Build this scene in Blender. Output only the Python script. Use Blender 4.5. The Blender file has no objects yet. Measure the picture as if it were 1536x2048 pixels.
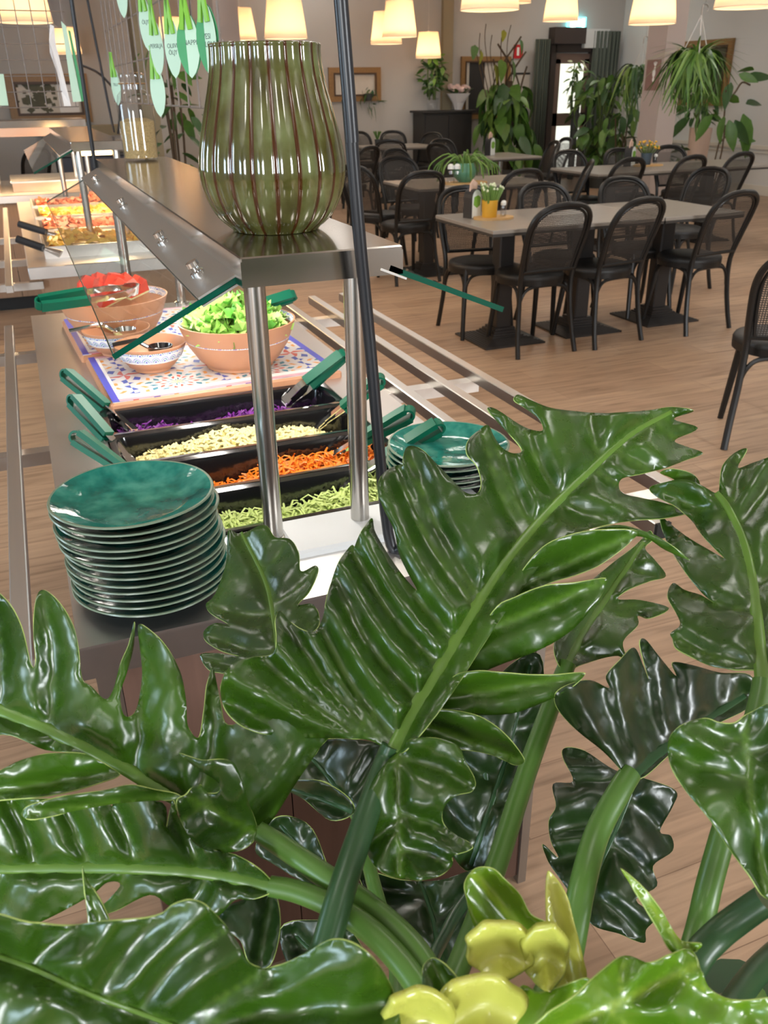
import bpy, math, random
from mathutils import Vector, Matrix
from mathutils.geometry import delaunay_2d_cdt
random.seed(7)
S = bpy.context.scene
COL = S.collection
PI = math.pi
# ------------------------------------------------------------------ camera
CAM_H, FPX = 1.475, 1706.0
TH, RO, YA = math.radians(26.414), math.radians(0.798), math.radians(21.69)
fw = Vector((math.sin(YA)*math.cos(TH), math.cos(YA)*math.cos(TH), -math.sin(TH)))
rt0 = Vector((math.cos(YA), -math.sin(YA), 0)); dn0 = fw.cross(rt0)
rt = math.cos(RO)*rt0 + math.sin(RO)*dn0
dn = -math.sin(RO)*rt0 + math.cos(RO)*dn0
cd = bpy.data.cameras.new('camera'); cam = bpy.data.objects.new('camera', cd); COL.objects.link(cam)
cam.matrix_world = Matrix(((rt.x, -dn.x, -fw.x, 0), (rt.y, -dn.y, -fw.y, 0), (rt.z, -dn.z, -fw.z, CAM_H), (0, 0, 0, 1)))
cd.sensor_fit = 'VERTICAL'; cd.sensor_height = 36; cd.lens = FPX/2048*36; cd.clip_start = 0.02; cd.clip_end = 100
cd.dof.use_dof = True; cd.dof.focus_distance = 0.95; cd.dof.aperture_fstop = 16
S.camera = cam
CO = Vector((0, 0, CAM_H))
def ray(x, y): return rt*((x-768)/FPX) + dn*((y-1024)/FPX) + fw
def PZ(x, y, z): d = ray(x, y); return CO + d*((z-CAM_H)/d.z)
def PY(x, y, Y): d = ray(x, y); return CO + d*(Y/d.y)
def PX(x, y, X): d = ray(x, y); return CO + d*(X/d.x)
def PD(x, y, dep): return CO + ray(x, y)*dep
# ------------------------------------------------------------------ world, assumed daylight, exposure
S.view_settings.view_transform = 'Standard'; S.view_settings.look = 'None'
S.view_settings.gamma = 1; S.view_settings.use_curve_mapping = False
S.view_settings.exposure = 0.5
w = bpy.data.worlds.new('world'); S.world = w; w.use_nodes = True
w.node_tree.nodes['Background'].inputs[0].default_value = (0.75, 0.85, 1, 1)
w.node_tree.nodes['Background'].inputs[1].default_value = 0.6
def area(name, loc, rot, sx, sy, power, col):
    l = bpy.data.lights.new(name, 'AREA'); l.shape = 'RECTANGLE'; l.size = sx; l.size_y = sy; l.energy = power; l.color = col
    o = bpy.data.objects.new(name, l); COL.objects.link(o); o.location = loc; o.rotation_euler = rot; return o
# added area lights as daylight from assumed, unseen windows in near and left walls
NEARY, LEFTX, RIGHTX, BACKY, CEIL = -3.2, -5.0, 10.1, 14.0, 3.3
for i, wx in enumerate((-2.6, 3.2)):
    area('window_daylight', (wx, NEARY+0.02, 1.75), (math.radians(90), 0, 0), 1.1, 1.4, 150, (0.92, 0.96, 1))
for i, wy in enumerate((-1.4, 4.4)):
    area('window_daylight', (LEFTX+0.02, wy, 1.75), (math.radians(90), 0, math.radians(-90)), 1.4, 1.4, 80, (0.62, 0.82, 1))
# ------------------------------------------------------------------ helpers
MATS = {}
def srgb(r, g, b):
    f = lambda c: (c/255/12.92) if c <= 10 else ((c/255+0.055)/1.055)**2.4
    return (f(r), f(g), f(b), 1)
def mat(name, col, rough=0.5, metal=0.0, var=0.0, vscale=20.0, bump=0.0, bscale=60.0, spec=0.5, emit=None, estr=0.0, coat=0.0, stretch=None, aniso=0.0):
    m = bpy.data.materials.new(name); m.use_nodes = True; nt = m.node_tree; p = nt.nodes['Principled BSDF']
    if len(col) == 3: col = (*col, 1)
    p.inputs['Base Color'].default_value = col; p.inputs['Roughness'].default_value = rough; p.inputs['Metallic'].default_value = metal
    p.inputs['Specular IOR Level'].default_value = spec
    if coat: p.inputs['Coat Weight'].default_value = coat; p.inputs['Coat Roughness'].default_value = 0.05
    if emit: p.inputs['Emission Color'].default_value = (*emit, 1); p.inputs['Emission Strength'].default_value = estr
    if var or bump:
        tc = nt.nodes.new('ShaderNodeTexCoord'); src = tc.outputs['Object']
        if stretch:
            mp = nt.nodes.new('ShaderNodeMapping'); mp.inputs['Scale'].default_value = stretch; nt.links.new(src, mp.inputs[0]); src = mp.outputs[0]
    if var:
        n = nt.nodes.new('ShaderNodeTexNoise'); n.inputs['Scale'].default_value = vscale; n.inputs['Detail'].default_value = 4; nt.links.new(src, n.inputs[0])
        mx = nt.nodes.new('ShaderNodeMix'); mx.data_type = 'RGBA'; nt.links.new(n.outputs[0], mx.inputs[0])
        mx.inputs[6].default_value = tuple(c*(1-var) for c in col[:3])+(1,); mx.inputs[7].default_value = tuple(min(1, c*(1+var)) for c in col[:3])+(1,)
        nt.links.new(mx.outputs[2], p.inputs['Base Color'])
    if bump:
        n2 = nt.nodes.new('ShaderNodeTexNoise'); n2.inputs['Scale'].default_value = bscale; nt.links.new(src, n2.inputs[0])
        b = nt.nodes.new('ShaderNodeBump'); b.inputs['Strength'].default_value = bump; b.inputs['Distance'].default_value = 0.01
        nt.links.new(n2.outputs[0], b.inputs['Height']); nt.links.new(b.outputs[0], p.inputs['Normal'])
    MATS[name] = m; return m
class N:   # tiny node helper
    def __init__(s, name):
        s.m = bpy.data.materials.new(name); s.m.use_nodes = True; s.t = s.m.node_tree; s.p = s.t.nodes['Principled BSDF']; MATS[name] = s.m
    def n(s, typ, **kw):
        x = s.t.nodes.new(typ)
        for k, v in kw.items():
            if k.startswith('i'):
                key = k[1:]; x.inputs[int(key) if key.isdigit() else key].default_value = v
            else: setattr(x, k, v)
        return x
    def l(s, a, b): s.t.links.new(a, b)
    def math(s, op, a, b=None):
        x = s.t.nodes.new('ShaderNodeMath'); x.operation = op
        for i, v in enumerate((a, b)):
            if v is None: continue
            if isinstance(v, (int, float)): x.inputs[i].default_value = v
            else: s.l(v, x.inputs[i])
        return x.outputs[0]
    def mix(s, f, a, b):
        x = s.t.nodes.new('ShaderNodeMix'); x.data_type = 'RGBA'
        for i, v in ((0, f), (6, a), (7, b)):
            if isinstance(v, (int, float)): x.inputs[i].default_value = v
            elif isinstance(v, tuple): x.inputs[i].default_value = v if len(v) == 4 else (*v, 1)
            else: s.l(v, x.inputs[i])
        return x.outputs[2]
    def ramp(s, f, stops, const=False):
        x = s.t.nodes.new('ShaderNodeValToRGB'); s.l(f, x.inputs[0]); r = x.color_ramp
        if const: r.interpolation = 'CONSTANT'
        while len(r.elements) < len(stops): r.elements.new(0.5)
        for e, (p, c) in zip(r.elements, stops): e.position = p; e.color = c if len(c) == 4 else (*c, 1)
        return x.outputs[0]
class MB:
    def __init__(s): s.v = []; s.f = []; s.mi = []; s.cm = 0
    def add(s, vs, fs):
        o = len(s.v); s.v += [tuple(v) for v in vs]; s.f += [tuple(i+o for i in f) for f in fs]; s.mi += [s.cm]*len(fs); return s
    def box(s, x0, x1, y0, y1, z0, z1, M=None):
        vs = [Vector((x, y, z)) for z in (z0, z1) for y in (y0, y1) for x in (x0, x1)]
        if M: vs = [M @ v for v in vs]
        return s.add(vs, [(0, 2, 3, 1), (4, 5, 7, 6), (0, 1, 5, 4), (2, 6, 7, 3), (0, 4, 6, 2), (1, 3, 7, 5)])
    def rbox(s, x0, x1, y0, y1, z0, z1, b=0.004):   # box with bevelled vertical and top edges
        pts = [(x0+b, y0), (x1-b, y0), (x1, y0+b), (x1, y1-b), (x1-b, y1), (x0+b, y1), (x0, y1-b), (x0, y0+b)]
        cx, cy = (x0+x1)/2, (y0+y1)/2
        ins = [(cx+(x-cx)*(1-2*b/max(1e-6, x1-x0)), cy+(y-cy)*(1-2*b/max(1e-6, y1-y0))) for x, y in pts]
        rings = [[(x, y, z0) for x, y in pts], [(x, y, z1-b) for x, y in pts], [(x, y, z1) for x, y in ins]]
        vs = sum(rings, []); fs = [tuple(range(7, -1, -1)), tuple(range(16, 24))]
        for r in range(2):
            for i in range(8): fs.append((r*8+i, r*8+(i+1) % 8, r*8+8+(i+1) % 8, r*8+8+i))
        return s.add(vs, fs)
    def prism(s, poly, z0, z1, M=None):
        n = len(poly); vs = [Vector((x, y, z0)) for x, y in poly]+[Vector((x, y, z1)) for x, y in poly]
        if M: vs = [M @ v for v in vs]
        return s.add(vs, [tuple(range(n-1, -1, -1)), tuple(range(n, 2*n))]+[(i, (i+1) % n, n+(i+1) % n, n+i) for i in range(n)])
    def tube(s, pts, r, seg=8, closed=False, caps=True, flat=1.0):
        pts = [Vector(p) for p in pts]; n = len(pts); rr = r if isinstance(r, (list, tuple)) else [r]*n
        vs = []; nrm = None
        for i, p in enumerate(pts):
            a = pts[(i-1) % n] if (closed or i > 0) else p; b = pts[(i+1) % n] if (closed or i < n-1) else p
            t = (b-a).normalized()
            if nrm is None:
                nrm = t.orthogonal().normalized()
            nrm = (nrm - t*nrm.dot(t)).normalized(); bn = t.cross(nrm)
            for k in range(seg):
                an = 2*PI*k/seg; vs.append(p+(nrm*math.cos(an)+bn*math.sin(an)*flat)*rr[i])
        fs = []
        for i in range(n if closed else n-1):
            j = (i+1) % n
            for k in range(seg): fs.append((i*seg+k, i*seg+(k+1) % seg, j*seg+(k+1) % seg, j*seg+k))
        if caps and not closed: fs += [tuple(range(seg-1, -1, -1)), tuple(range((n-1)*seg, n*seg))]
        return s.add(vs, fs)
    def lathe(s, prof, seg=32, c=(0, 0, 0), fn=None, caps=True):
        vs = []
        for r, z in prof:
            for k in range(seg):
                a = 2*PI*k/seg; q = r*(fn(a, z) if fn else 1); vs.append((c[0]+q*math.cos(a), c[1]+q*math.sin(a), c[2]+z))
        n = len(prof); fs = [(i*seg+k, i*seg+(k+1) % seg, (i+1)*seg+(k+1) % seg, (i+1)*seg+k) for i in range(n-1) for k in range(seg)]
        if caps:
            if prof[0][0] > 1e-4: fs.append(tuple(range(seg-1, -1, -1)))
            if prof[-1][0] > 1e-4: fs.append(tuple(range((n-1)*seg, n*seg)))
        return s.add(vs, fs)
    def build(s, name, mats, parent=None, smooth=False, loc=None):
        me = bpy.data.meshes.new(name); me.from_pydata(s.v, [], s.f)
        ms = mats if isinstance(mats, (list, tuple)) else [mats]
        for m in ms: me.materials.append(MATS[m] if isinstance(m, str) else m)
        if len(ms) > 1: me.polygons.foreach_set('material_index', s.mi)
        if smooth:
            me.polygons.foreach_set('use_smooth', [True]*len(me.polygons))
            try: me.set_sharp_from_angle(angle=math.radians(40 if smooth is True else smooth))
            except Exception: pass
        me.update(); return link(name, me, parent, loc)
def link(name, data, parent=None, loc=None):
    o = bpy.data.objects.new(name, data); COL.objects.link(o)
    if parent: o.parent = parent
    if loc is not None: o.location = loc
    return o
def tag(o, label, cat, group=None, kind=None):
    o['label'] = label; o['category'] = cat
    if group: o['group'] = group
    if kind: o['kind'] = kind
    return o
def thing(name, label, cat, loc=(0, 0, 0), rz=0, group=None):
    o = bpy.data.objects.new(name, None); COL.objects.link(o); o.location = loc; o.rotation_euler = (0, 0, rz); o.empty_display_size = 0.05
    return tag(o, label, cat, group)
def struct(o): o['kind'] = 'structure'; return o
def dup(root, loc, rz=None, label=None, group=None, scale=None):
    r = root.copy(); COL.objects.link(r); r.location = loc
    if rz is not None: r.rotation_euler = (0, 0, rz)
    if scale: r.scale = (scale,)*3
    if label: r['label'] = label
    if group: r['group'] = group
    for ch in list(root.children):
        c = ch.copy(); COL.objects.link(c); c.parent = r
        for g in list(ch.children):
            d = g.copy(); COL.objects.link(d); d.parent = c
    return r
def arc(c, r, a0, a1, n, plane='xz'):
    out = []
    for i in range(n+1):
        a = a0+(a1-a0)*i/n; u, v = r*math.cos(a), r*math.sin(a)
        out.append(Vector(c)+(Vector((u, 0, v)) if plane == 'xz' else Vector((u, v, 0)) if plane == 'xy' else Vector((0, u, v))))
    return out
def spline(pts, n=8, closed=False):
    P = [Vector(p) for p in pts]; m = len(P); out = []
    for i in range(m if closed else m-1):
        p0 = P[(i-1) % m] if (closed or i > 0) else P[0]; p1 = P[i]; p2 = P[(i+1) % m]; p3 = P[(i+2) % m] if (closed or i < m-2) else P[-1]
        for k in range(n):
            t = k/n
            out.append(0.5*((2*p1)+(p2-p0)*t+(2*p0-5*p1+4*p2-p3)*t*t+(3*p1-p0-3*p2+p3)*t**3))
    if not closed: out.append(P[-1].copy())
    return out
# ------------------------------------------------------------------ materials
mat('wall_paint', srgb(178, 174, 168), 0.85, var=0.03, vscale=3)
mat('wall_white', srgb(212, 212, 208), 0.8, var=0.02, vscale=3)
mat('pilaster_paint', srgb(150, 138, 112), 0.8)
mat('ceiling_paint', srgb(178, 168, 158), 0.9)
mat('trim_white', srgb(215, 210, 198), 0.5)
mat('pillar_paint', srgb(182, 168, 160), 0.7)
mat('steel', (0.68, 0.66, 0.63), 0.33, 1.0, var=0.08, vscale=30, stretch=(1, 0.02, 1))
mat('steel_top', (0.66, 0.63, 0.60), 0.36, 1.0, var=0.05, vscale=8)
mat('steel_shelf', (0.50, 0.47, 0.43), 0.16, 1.0, var=0.05, vscale=6)
mat('steel_post', (0.50, 0.48, 0.45), 0.24, 1.0)
mat('steel_dull', (0.42, 0.40, 0.37), 0.45, 1.0)
mat('chrome', (0.75, 0.75, 0.75), 0.08, 1.0)
mat('wood_panel', srgb(98, 72, 60), 0.55, var=0.25, vscale=9, stretch=(9, 9, 0.6))
mat('wood_light', srgb(150, 118, 92), 0.5, var=0.2, vscale=9, stretch=(9, 9, 0.6))
mat('black_pan', (0.008, 0.008, 0.009), 0.12, spec=0.6, coat=0.5)
mat('dark_gap', (0.004, 0.004, 0.004), 0.6)
mat('tongs_green', srgb(0, 88, 64), 0.42, spec=0.3)
mat('terracotta', srgb(196, 140, 104), 0.45, var=0.08, vscale=14, bump=0.05, bscale=40)
mat('white_strip', srgb(196, 198, 198), 0.25)  # steel ledge coloured white to carry the bright reflection on it
mat('chair_black', (0.012, 0.011, 0.010), 0.38, spec=0.4)
mat('chair_seat', (0.016, 0.015, 0.014), 0.5)
mat('cane_dark', (0.035, 0.030, 0.026), 0.55)
mat('table_top', srgb(150, 142, 132), 0.3, var=0.12, vscale=5, stretch=(1, 8, 1))
mat('table_edge', srgb(62, 58, 54), 0.5)
mat('table_metal', (0.030, 0.026, 0.024), 0.45)
mat('shade_rim', srgb(240, 214, 180), 0.7)
mat('lamp_diffuser', (1, 0.93, 0.82), 0.5, emit=(1, 0.86, 0.66), estr=4)
mat('cord_white', srgb(200, 196, 190), 0.5)
mat('cable_black', (0.012, 0.013, 0.016), 0.35)
mat('card_mint', srgb(186, 216, 194), 0.7)
mat('card_green', srgb(70, 150, 100), 0.7)
mat('peg_green', srgb(120, 180, 50), 0.45)
mat('print_grey', srgb(90, 110, 100), 0.8)
mat('wire_grey', srgb(120, 108, 100), 0.45)
mat('grain', srgb(172, 146, 96), 0.8, var=0.75, vscale=260, bump=0.6, bscale=260)
mat('frame_gold', srgb(140, 104, 60), 0.45, var=0.3, vscale=40)
mat('frame_dark', srgb(74, 50, 30), 0.5)
mat('canvas_pale', srgb(200, 192, 180), 0.7, var=0.15, vscale=6)
mat('canvas_dark', srgb(86, 84, 66), 0.7, var=0.4, vscale=9)
mat('cabinet_dark', srgb(44, 41, 39), 0.5)
mat('door_dark', srgb(64, 54, 50), 0.5)
mat('door_brown', srgb(120, 98, 88), 0.5)
mat('curtain', srgb(84, 90, 80), 0.9)
mat('sign_red', srgb(190, 30, 36), 0.5)
mat('sign_white', srgb(235, 235, 230), 0.5)
mat('exit_glow', srgb(60, 200, 190), 0.5, emit=(0.15, 0.75, 0.85), estr=3.0)
mat('exit_white', srgb(240, 255, 250), 0.5, emit=(0.75, 1, 0.95), estr=5.0)
mat('poster_brown', srgb(140, 108, 98), 0.7, var=0.15, vscale=12)
mat('pot_teal', srgb(90, 140, 110), 0.25)
mat('pot_yellow', srgb(214, 160, 40), 0.5)
mat('pot_blue', srgb(70, 84, 96), 0.4)
mat('pot_grey', srgb(60, 62, 60), 0.6)
mat('pot_pink', srgb(206, 180, 162), 0.6)
mat('board_wood', srgb(202, 162, 106), 0.6, var=0.1, vscale=20)
mat('napkin', srgb(214, 180, 160), 0.8)
mat('white_print', srgb(225, 230, 225), 0.6)
mat('leaf_print', srgb(120, 170, 60), 0.6)
mat('soil', (0.02, 0.014, 0.01), 0.95, bump=0.5, bscale=90)
mat('leaf_mid', srgb(76, 112, 42), 0.42, var=0.35, vscale=5)
mat('leaf_pale', srgb(104, 136, 58), 0.45, var=0.3, vscale=6)
mat('leaf_deep', srgb(52, 84, 40), 0.4, var=0.3, vscale=5)
mat('leaf_yellow', srgb(150, 150, 40), 0.45, var=0.2, vscale=6)
mat('stem_brown', srgb(84, 66, 46), 0.7)
mat('stem_green', srgb(84, 104, 50), 0.5)
mat('flower_pink', srgb(226, 196, 190), 0.7, var=0.15, vscale=20)
mat('flower_orange', srgb(222, 170, 50), 0.7)
mat('bud_pale', srgb(214, 220, 180), 0.6)
mat('paper_white', srgb(225, 222, 220), 0.6)
mat('red_flesh', srgb(226, 72, 50), 0.3, var=0.2, vscale=30)
mat('rind_pale', srgb(226, 226, 170), 0.4)
mat('lettuce', srgb(166, 208, 104), 0.4, var=0.35, vscale=14)
mat('lettuce_dark', srgb(96, 168, 60), 0.4, var=0.3, vscale=14)
mat('carrot', srgb(240, 132, 24), 0.4, var=0.12, vscale=40)
mat('egg_pasta', srgb(242, 230, 168), 0.45, var=0.1, vscale=40)
mat('cabbage', srgb(206, 222, 140), 0.4, var=0.18, vscale=40)
mat('red_cabbage', srgb(120, 40, 140), 0.3, var=0.4, vscale=40)
mat('hot_food', srgb(226, 176, 70), 0.4, var=0.35, vscale=30)
mat('meat', srgb(176, 92, 62), 0.4, var=0.3, vscale=30)
mat('glass_edge', srgb(6, 74, 58), 0.12, spec=0.6)
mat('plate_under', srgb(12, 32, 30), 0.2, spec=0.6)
mat('plate_rim', srgb(112, 128, 108), 0.25)
mat('pale_rim', srgb(168, 190, 104), 0.4)
mat('petiole', srgb(76, 112, 44), 0.35, var=0.18, vscale=12, stretch=(1, 1, 0.3))
mat('petiole_dark', srgb(42, 76, 42), 0.35, var=0.2, vscale=12)
mat('midrib', srgb(86, 120, 42), 0.35, var=0.15, vscale=30)
mat('shoot_yellow', srgb(196, 204, 66), 0.28, var=0.18, vscale=10)
mat('shoot_green', srgb(120, 162, 40), 0.28, var=0.25, vscale=9)
mat('plastic_clear', (0.9, 0.9, 0.95), 0.2)
mat('panel_glow', (1, 1, 1), 0.5, emit=(1, 0.96, 0.90), estr=8)
mat('copper_steel', (0.62, 0.42, 0.30), 0.3, 1.0)  # steel tinted with the copper glow of the heat lamps
mat('heat_glow', (1, 0.7, 0.3), 0.5, emit=(1, 0.66, 0.3), estr=9)
mat('mirror', (0.6, 0.6, 0.6), 0.05, 1.0)
mat('window_bright', srgb(232, 232, 214), 0.5, emit=(0.93, 0.95, 0.85), estr=0.75)
# thin clear glass: see-through with a Fresnel reflection
def thin_glass(name, tint, rough=0.02, power=1.0):
    k = N(name); k.t.nodes.remove(k.p)
    tr = k.n('ShaderNodeBsdfTransparent'); tr.inputs[0].default_value = (*tint, 1)
    gl = k.n('ShaderNodeBsdfGlossy'); gl.inputs['Roughness'].default_value = rough
    lw = k.n('ShaderNodeLayerWeight'); lw.inputs[0].default_value = 0.5
    f = k.math('MULTIPLY', k.math('ADD', k.math('MULTIPLY', k.math('POWER', lw.outputs['Facing'], 5.0), 0.9), 0.085), power); ms = k.n('ShaderNodeMixShader'); k.l(f, ms.inputs[0]); k.l(tr.outputs[0], ms.inputs[1]); k.l(gl.outputs[0], ms.inputs[2])
    k.l(ms.outputs[0], k.t.nodes['Material Output'].inputs[0])
thin_glass('guard_glass', (0.90, 0.95, 0.93), 0.03, 1.0)
thin_glass('jar_glass', (0.95, 0.96, 0.97), 0.02, 0.8)
thin_glass('clear_sheet', (0.86, 0.88, 0.92), 0.08, 1.2)
# lamp shade fabric: lit from inside
k = N('shade'); tl = k.n('ShaderNodeBsdfTranslucent'); tl.inputs[0].default_value = srgb(250, 214, 170); k.p.inputs['Base Color'].default_value = srgb(238, 214, 188); k.p.inputs['Roughness'].default_value = 0.8
ms = k.n('ShaderNodeMixShader'); ms.inputs[0].default_value = 0.35; k.l(k.p.outputs[0], ms.inputs[1]); k.l(tl.outputs[0], ms.inputs[2]); k.l(ms.outputs[0], k.t.nodes['Material Output'].inputs[0])
# wood-look floor, boards along x
k = N('floor_wood'); tc = k.n('ShaderNodeTexCoord'); mp = k.n('ShaderNodeMapping'); k.l(tc.outputs['Object'], mp.inputs[0])
br = k.n('ShaderNodeTexBrick'); br.offset = 0.37; br.inputs['Color1'].default_value = srgb(190, 160, 132); br.inputs['Color2'].default_value = srgb(172, 142, 116); br.inputs['Mortar'].default_value = srgb(144, 116, 94)
br.inputs['Scale'].default_value = 1; br.inputs['Mortar Size'].default_value = 0.0012; br.inputs['Brick Width'].default_value = 1.25; br.inputs['Row Height'].default_value = 0.19; br.inputs['Bias'].default_value = 0
k.l(mp.outputs[0], br.inputs[0])
mp2 = k.n('ShaderNodeMapping'); mp2.inputs['Scale'].default_value = (1.3, 16, 1); k.l(tc.outputs['Object'], mp2.inputs[0])
n1 = k.n('ShaderNodeTexNoise'); n1.inputs['Scale'].default_value = 2.2; n1.inputs['Detail'].default_value = 6; n1.inputs['Distortion'].default_value = 0.8; k.l(mp2.outputs[0], n1.inputs[0])
g = k.ramp(n1.outputs[0], [(0.30, (0.50, 0.46, 0.43)), (0.48, (0.88, 0.87, 0.86)), (0.7, (1.12, 1.10, 1.08))])
mm = k.n('ShaderNodeMix', data_type='RGBA', blend_type='MULTIPLY'); mm.inputs[0].default_value = 0.75; k.l(br.outputs[0], mm.inputs[6]); k.l(g, mm.inputs[7]); k.l(mm.outputs[2], k.p.inputs['Base Color'])
k.p.inputs['Roughness'].default_value = 0.42; k.p.inputs['Specular IOR Level'].default_value = 0.35
# teal glaze
k = N('plate_glaze'); tc = k.n('ShaderNodeTexCoord'); n1 = k.n('ShaderNodeTexNoise'); n1.inputs['Scale'].default_value = 26; n1.inputs['Detail'].default_value = 3; k.l(tc.outputs['Object'], n1.inputs[0])
c = k.ramp(n1.outputs[0], [(0.3, srgb(10, 72, 66)), (0.5, srgb(28, 108, 96)), (0.72, srgb(66, 140, 124))]); k.l(c, k.p.inputs['Base Color']); k.p.inputs['Roughness'].default_value = 0.08; k.p.inputs['Specular IOR Level'].default_value = 0.6
bp = k.n('ShaderNodeBump'); bp.inputs['Strength'].default_value = 0.25; bp.inputs['Distance'].default_value = 0.004; k.l(n1.outputs[0], bp.inputs['Height']); k.l(bp.outputs[0], k.p.inputs['Normal'])
# vase glaze: olive panels with brown in the flutes
VR = 20
k = N('vase_glaze'); tc = k.n('ShaderNodeTexCoord'); sp = k.n('ShaderNodeSeparateXYZ'); k.l(tc.outputs['Object'], sp.inputs[0])
an = k.math('ARCTAN2', sp.outputs[1], sp.outputs[0]); cs = k.math('COSINE', k.math('MULTIPLY', an, float(VR)))
n1 = k.n('ShaderNodeTexNoise'); n1.inputs['Scale'].default_value = 14; n1.inputs['Detail'].default_value = 5; k.l(tc.outputs['Object'], n1.inputs[0])
ol = k.ramp(n1.outputs[0], [(0.3, srgb(48, 42, 14)), (0.5, srgb(76, 76, 36)), (0.72, srgb(104, 112, 72))])
bf = k.ramp(cs, [(0.72, (0, 0, 0)), (0.90, (1, 1, 1))]); k.l(k.mix(bf, ol, srgb(66, 34, 10)), k.p.inputs['Base Color']); k.p.inputs['Roughness'].default_value = 0.09; k.p.inputs['Specular IOR Level'].default_value = 0.7; k.p.inputs['Coat Weight'].default_value = 0.6; k.p.inputs['Coat Roughness'].default_value = 0.04
# painted tile tray: repeated rosettes, blue-pink border made by separate geometry
k = N('tile_paint'); tc = k.n('ShaderNodeTexCoord'); sp = k.n('ShaderNodeSeparateXYZ'); k.l(tc.outputs['Object'], sp.inputs[0])
TS = 0.22
u = k.math('SUBTRACT', k.math('FRACT', k.math('DIVIDE', sp.outputs[0], TS)), 0.5); v = k.math('SUBTRACT', k.math('FRACT', k.math('DIVIDE', sp.outputs[1], TS)), 0.5)
r = k.math('SQRT', k.math('ADD', k.math('MULTIPLY', u, u), k.math('MULTIPLY', v, v))); a = k.math('ARCTAN2', v, u)
pet = k.math('ADD', k.math('MULTIPLY', k.math('SINE', k.math('MULTIPLY', a, 8.0)), 0.035), r)
ring = k.ramp(pet, [(0, srgb(230, 190, 80)), (0.05, srgb(40, 120, 150)), (0.10, srgb(212, 208, 204)), (0.15, srgb(206, 86, 70)), (0.21, srgb(214, 210, 206)), (0.25, srgb(60, 130, 150)), (0.32, srgb(216, 212, 208)), (0.36, srgb(220, 150, 80)), (0.41, srgb(212, 208, 204)), (0.48, srgb(70, 90, 170)), (0.56, srgb(214, 210, 206)), (0.61, srgb(204, 96, 84))], True)
sec = k.math('GREATER_THAN', k.math('SINE', k.math('MULTIPLY', a, 16.0)), -0.1)
k.l(k.mix(sec, srgb(212, 208, 206), ring), k.p.inputs['Base Color']); k.p.inputs['Roughness'].default_value = 0.25
# scalloped bowl band
k = N('bowl_band'); tc = k.n('ShaderNodeTexCoord'); sp = k.n('ShaderNodeSeparateXYZ'); k.l(tc.outputs['Object'], sp.inputs[0])
uu = k.math('MULTIPLY', k.math('ARCTAN2', sp.outputs[1], sp.outputs[0]), 22/(2*PI)); vv = k.math('DIVIDE', sp.outputs[2], 0.018)
row = k.math('FLOOR', vv); u2 = k.math('SUBTRACT', k.math('FRACT', k.math('ADD', uu, k.math('MULTIPLY', row, 0.5))), 0.5); v2 = k.math('FRACT', vv)
rr = k.math('SQRT', k.math('ADD', k.math('MULTIPLY', u2, u2), k.math('MULTIPLY', k.math('MULTIPLY', v2, v2), 0.4)))
cc = k.ramp(rr, [(0, srgb(70, 90, 190)), (0.14, srgb(240, 238, 234)), (0.22, srgb(90, 150, 170)), (0.32, srgb(240, 238, 234)), (0.40, srgb(110, 130, 200)), (0.47, srgb(238, 236, 230))], True)
c2 = k.ramp(rr, [(0, srgb(210, 150, 80)), (0.16, srgb(240, 238, 234)), (0.25, srgb(226, 190, 120)), (0.36, srgb(240, 238, 234))], True)
k.l(k.mix(k.math('FRACT', k.math('MULTIPLY', row, 0.5)), cc, cc), k.p.inputs['Base Color']); k.p.inputs['Roughness'].default_value = 0.3
# philodendron leaf: dark glossy green, paler along veins
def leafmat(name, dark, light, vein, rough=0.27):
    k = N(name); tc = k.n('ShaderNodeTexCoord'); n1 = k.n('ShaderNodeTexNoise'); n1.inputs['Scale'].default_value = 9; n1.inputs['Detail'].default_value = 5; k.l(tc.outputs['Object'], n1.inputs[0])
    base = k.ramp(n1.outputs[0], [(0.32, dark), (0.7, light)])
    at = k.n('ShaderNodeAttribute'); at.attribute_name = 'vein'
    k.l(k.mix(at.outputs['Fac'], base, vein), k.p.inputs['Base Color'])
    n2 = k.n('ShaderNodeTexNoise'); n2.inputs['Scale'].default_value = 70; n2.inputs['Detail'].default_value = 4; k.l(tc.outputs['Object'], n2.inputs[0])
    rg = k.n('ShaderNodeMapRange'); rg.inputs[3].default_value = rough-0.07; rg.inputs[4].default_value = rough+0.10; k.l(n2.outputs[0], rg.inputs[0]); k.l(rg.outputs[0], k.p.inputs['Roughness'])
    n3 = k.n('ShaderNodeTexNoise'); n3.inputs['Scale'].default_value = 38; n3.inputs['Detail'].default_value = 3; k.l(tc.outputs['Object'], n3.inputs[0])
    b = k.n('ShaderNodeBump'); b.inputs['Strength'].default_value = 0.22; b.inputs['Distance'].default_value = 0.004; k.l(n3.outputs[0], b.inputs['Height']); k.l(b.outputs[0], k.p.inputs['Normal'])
    k.p.inputs['Specular IOR Level'].default_value = 0.7
leafmat('philo_leaf', srgb(27, 54, 6), srgb(52, 88, 12), srgb(72, 106, 28), 0.27)
leafmat('philo_old', srgb(16, 36, 8), srgb(30, 56, 14), srgb(42, 66, 22), 0.32)  # same green leaf, darkened for the shade deeper in the plant
leafmat('philo_young', srgb(62, 104, 14), srgb(104, 142, 26), srgb(130, 160, 50), 0.24)
leafmat('philo_bud', srgb(150, 158, 52), srgb(192, 196, 92), srgb(196, 200, 104), 0.24)
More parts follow.
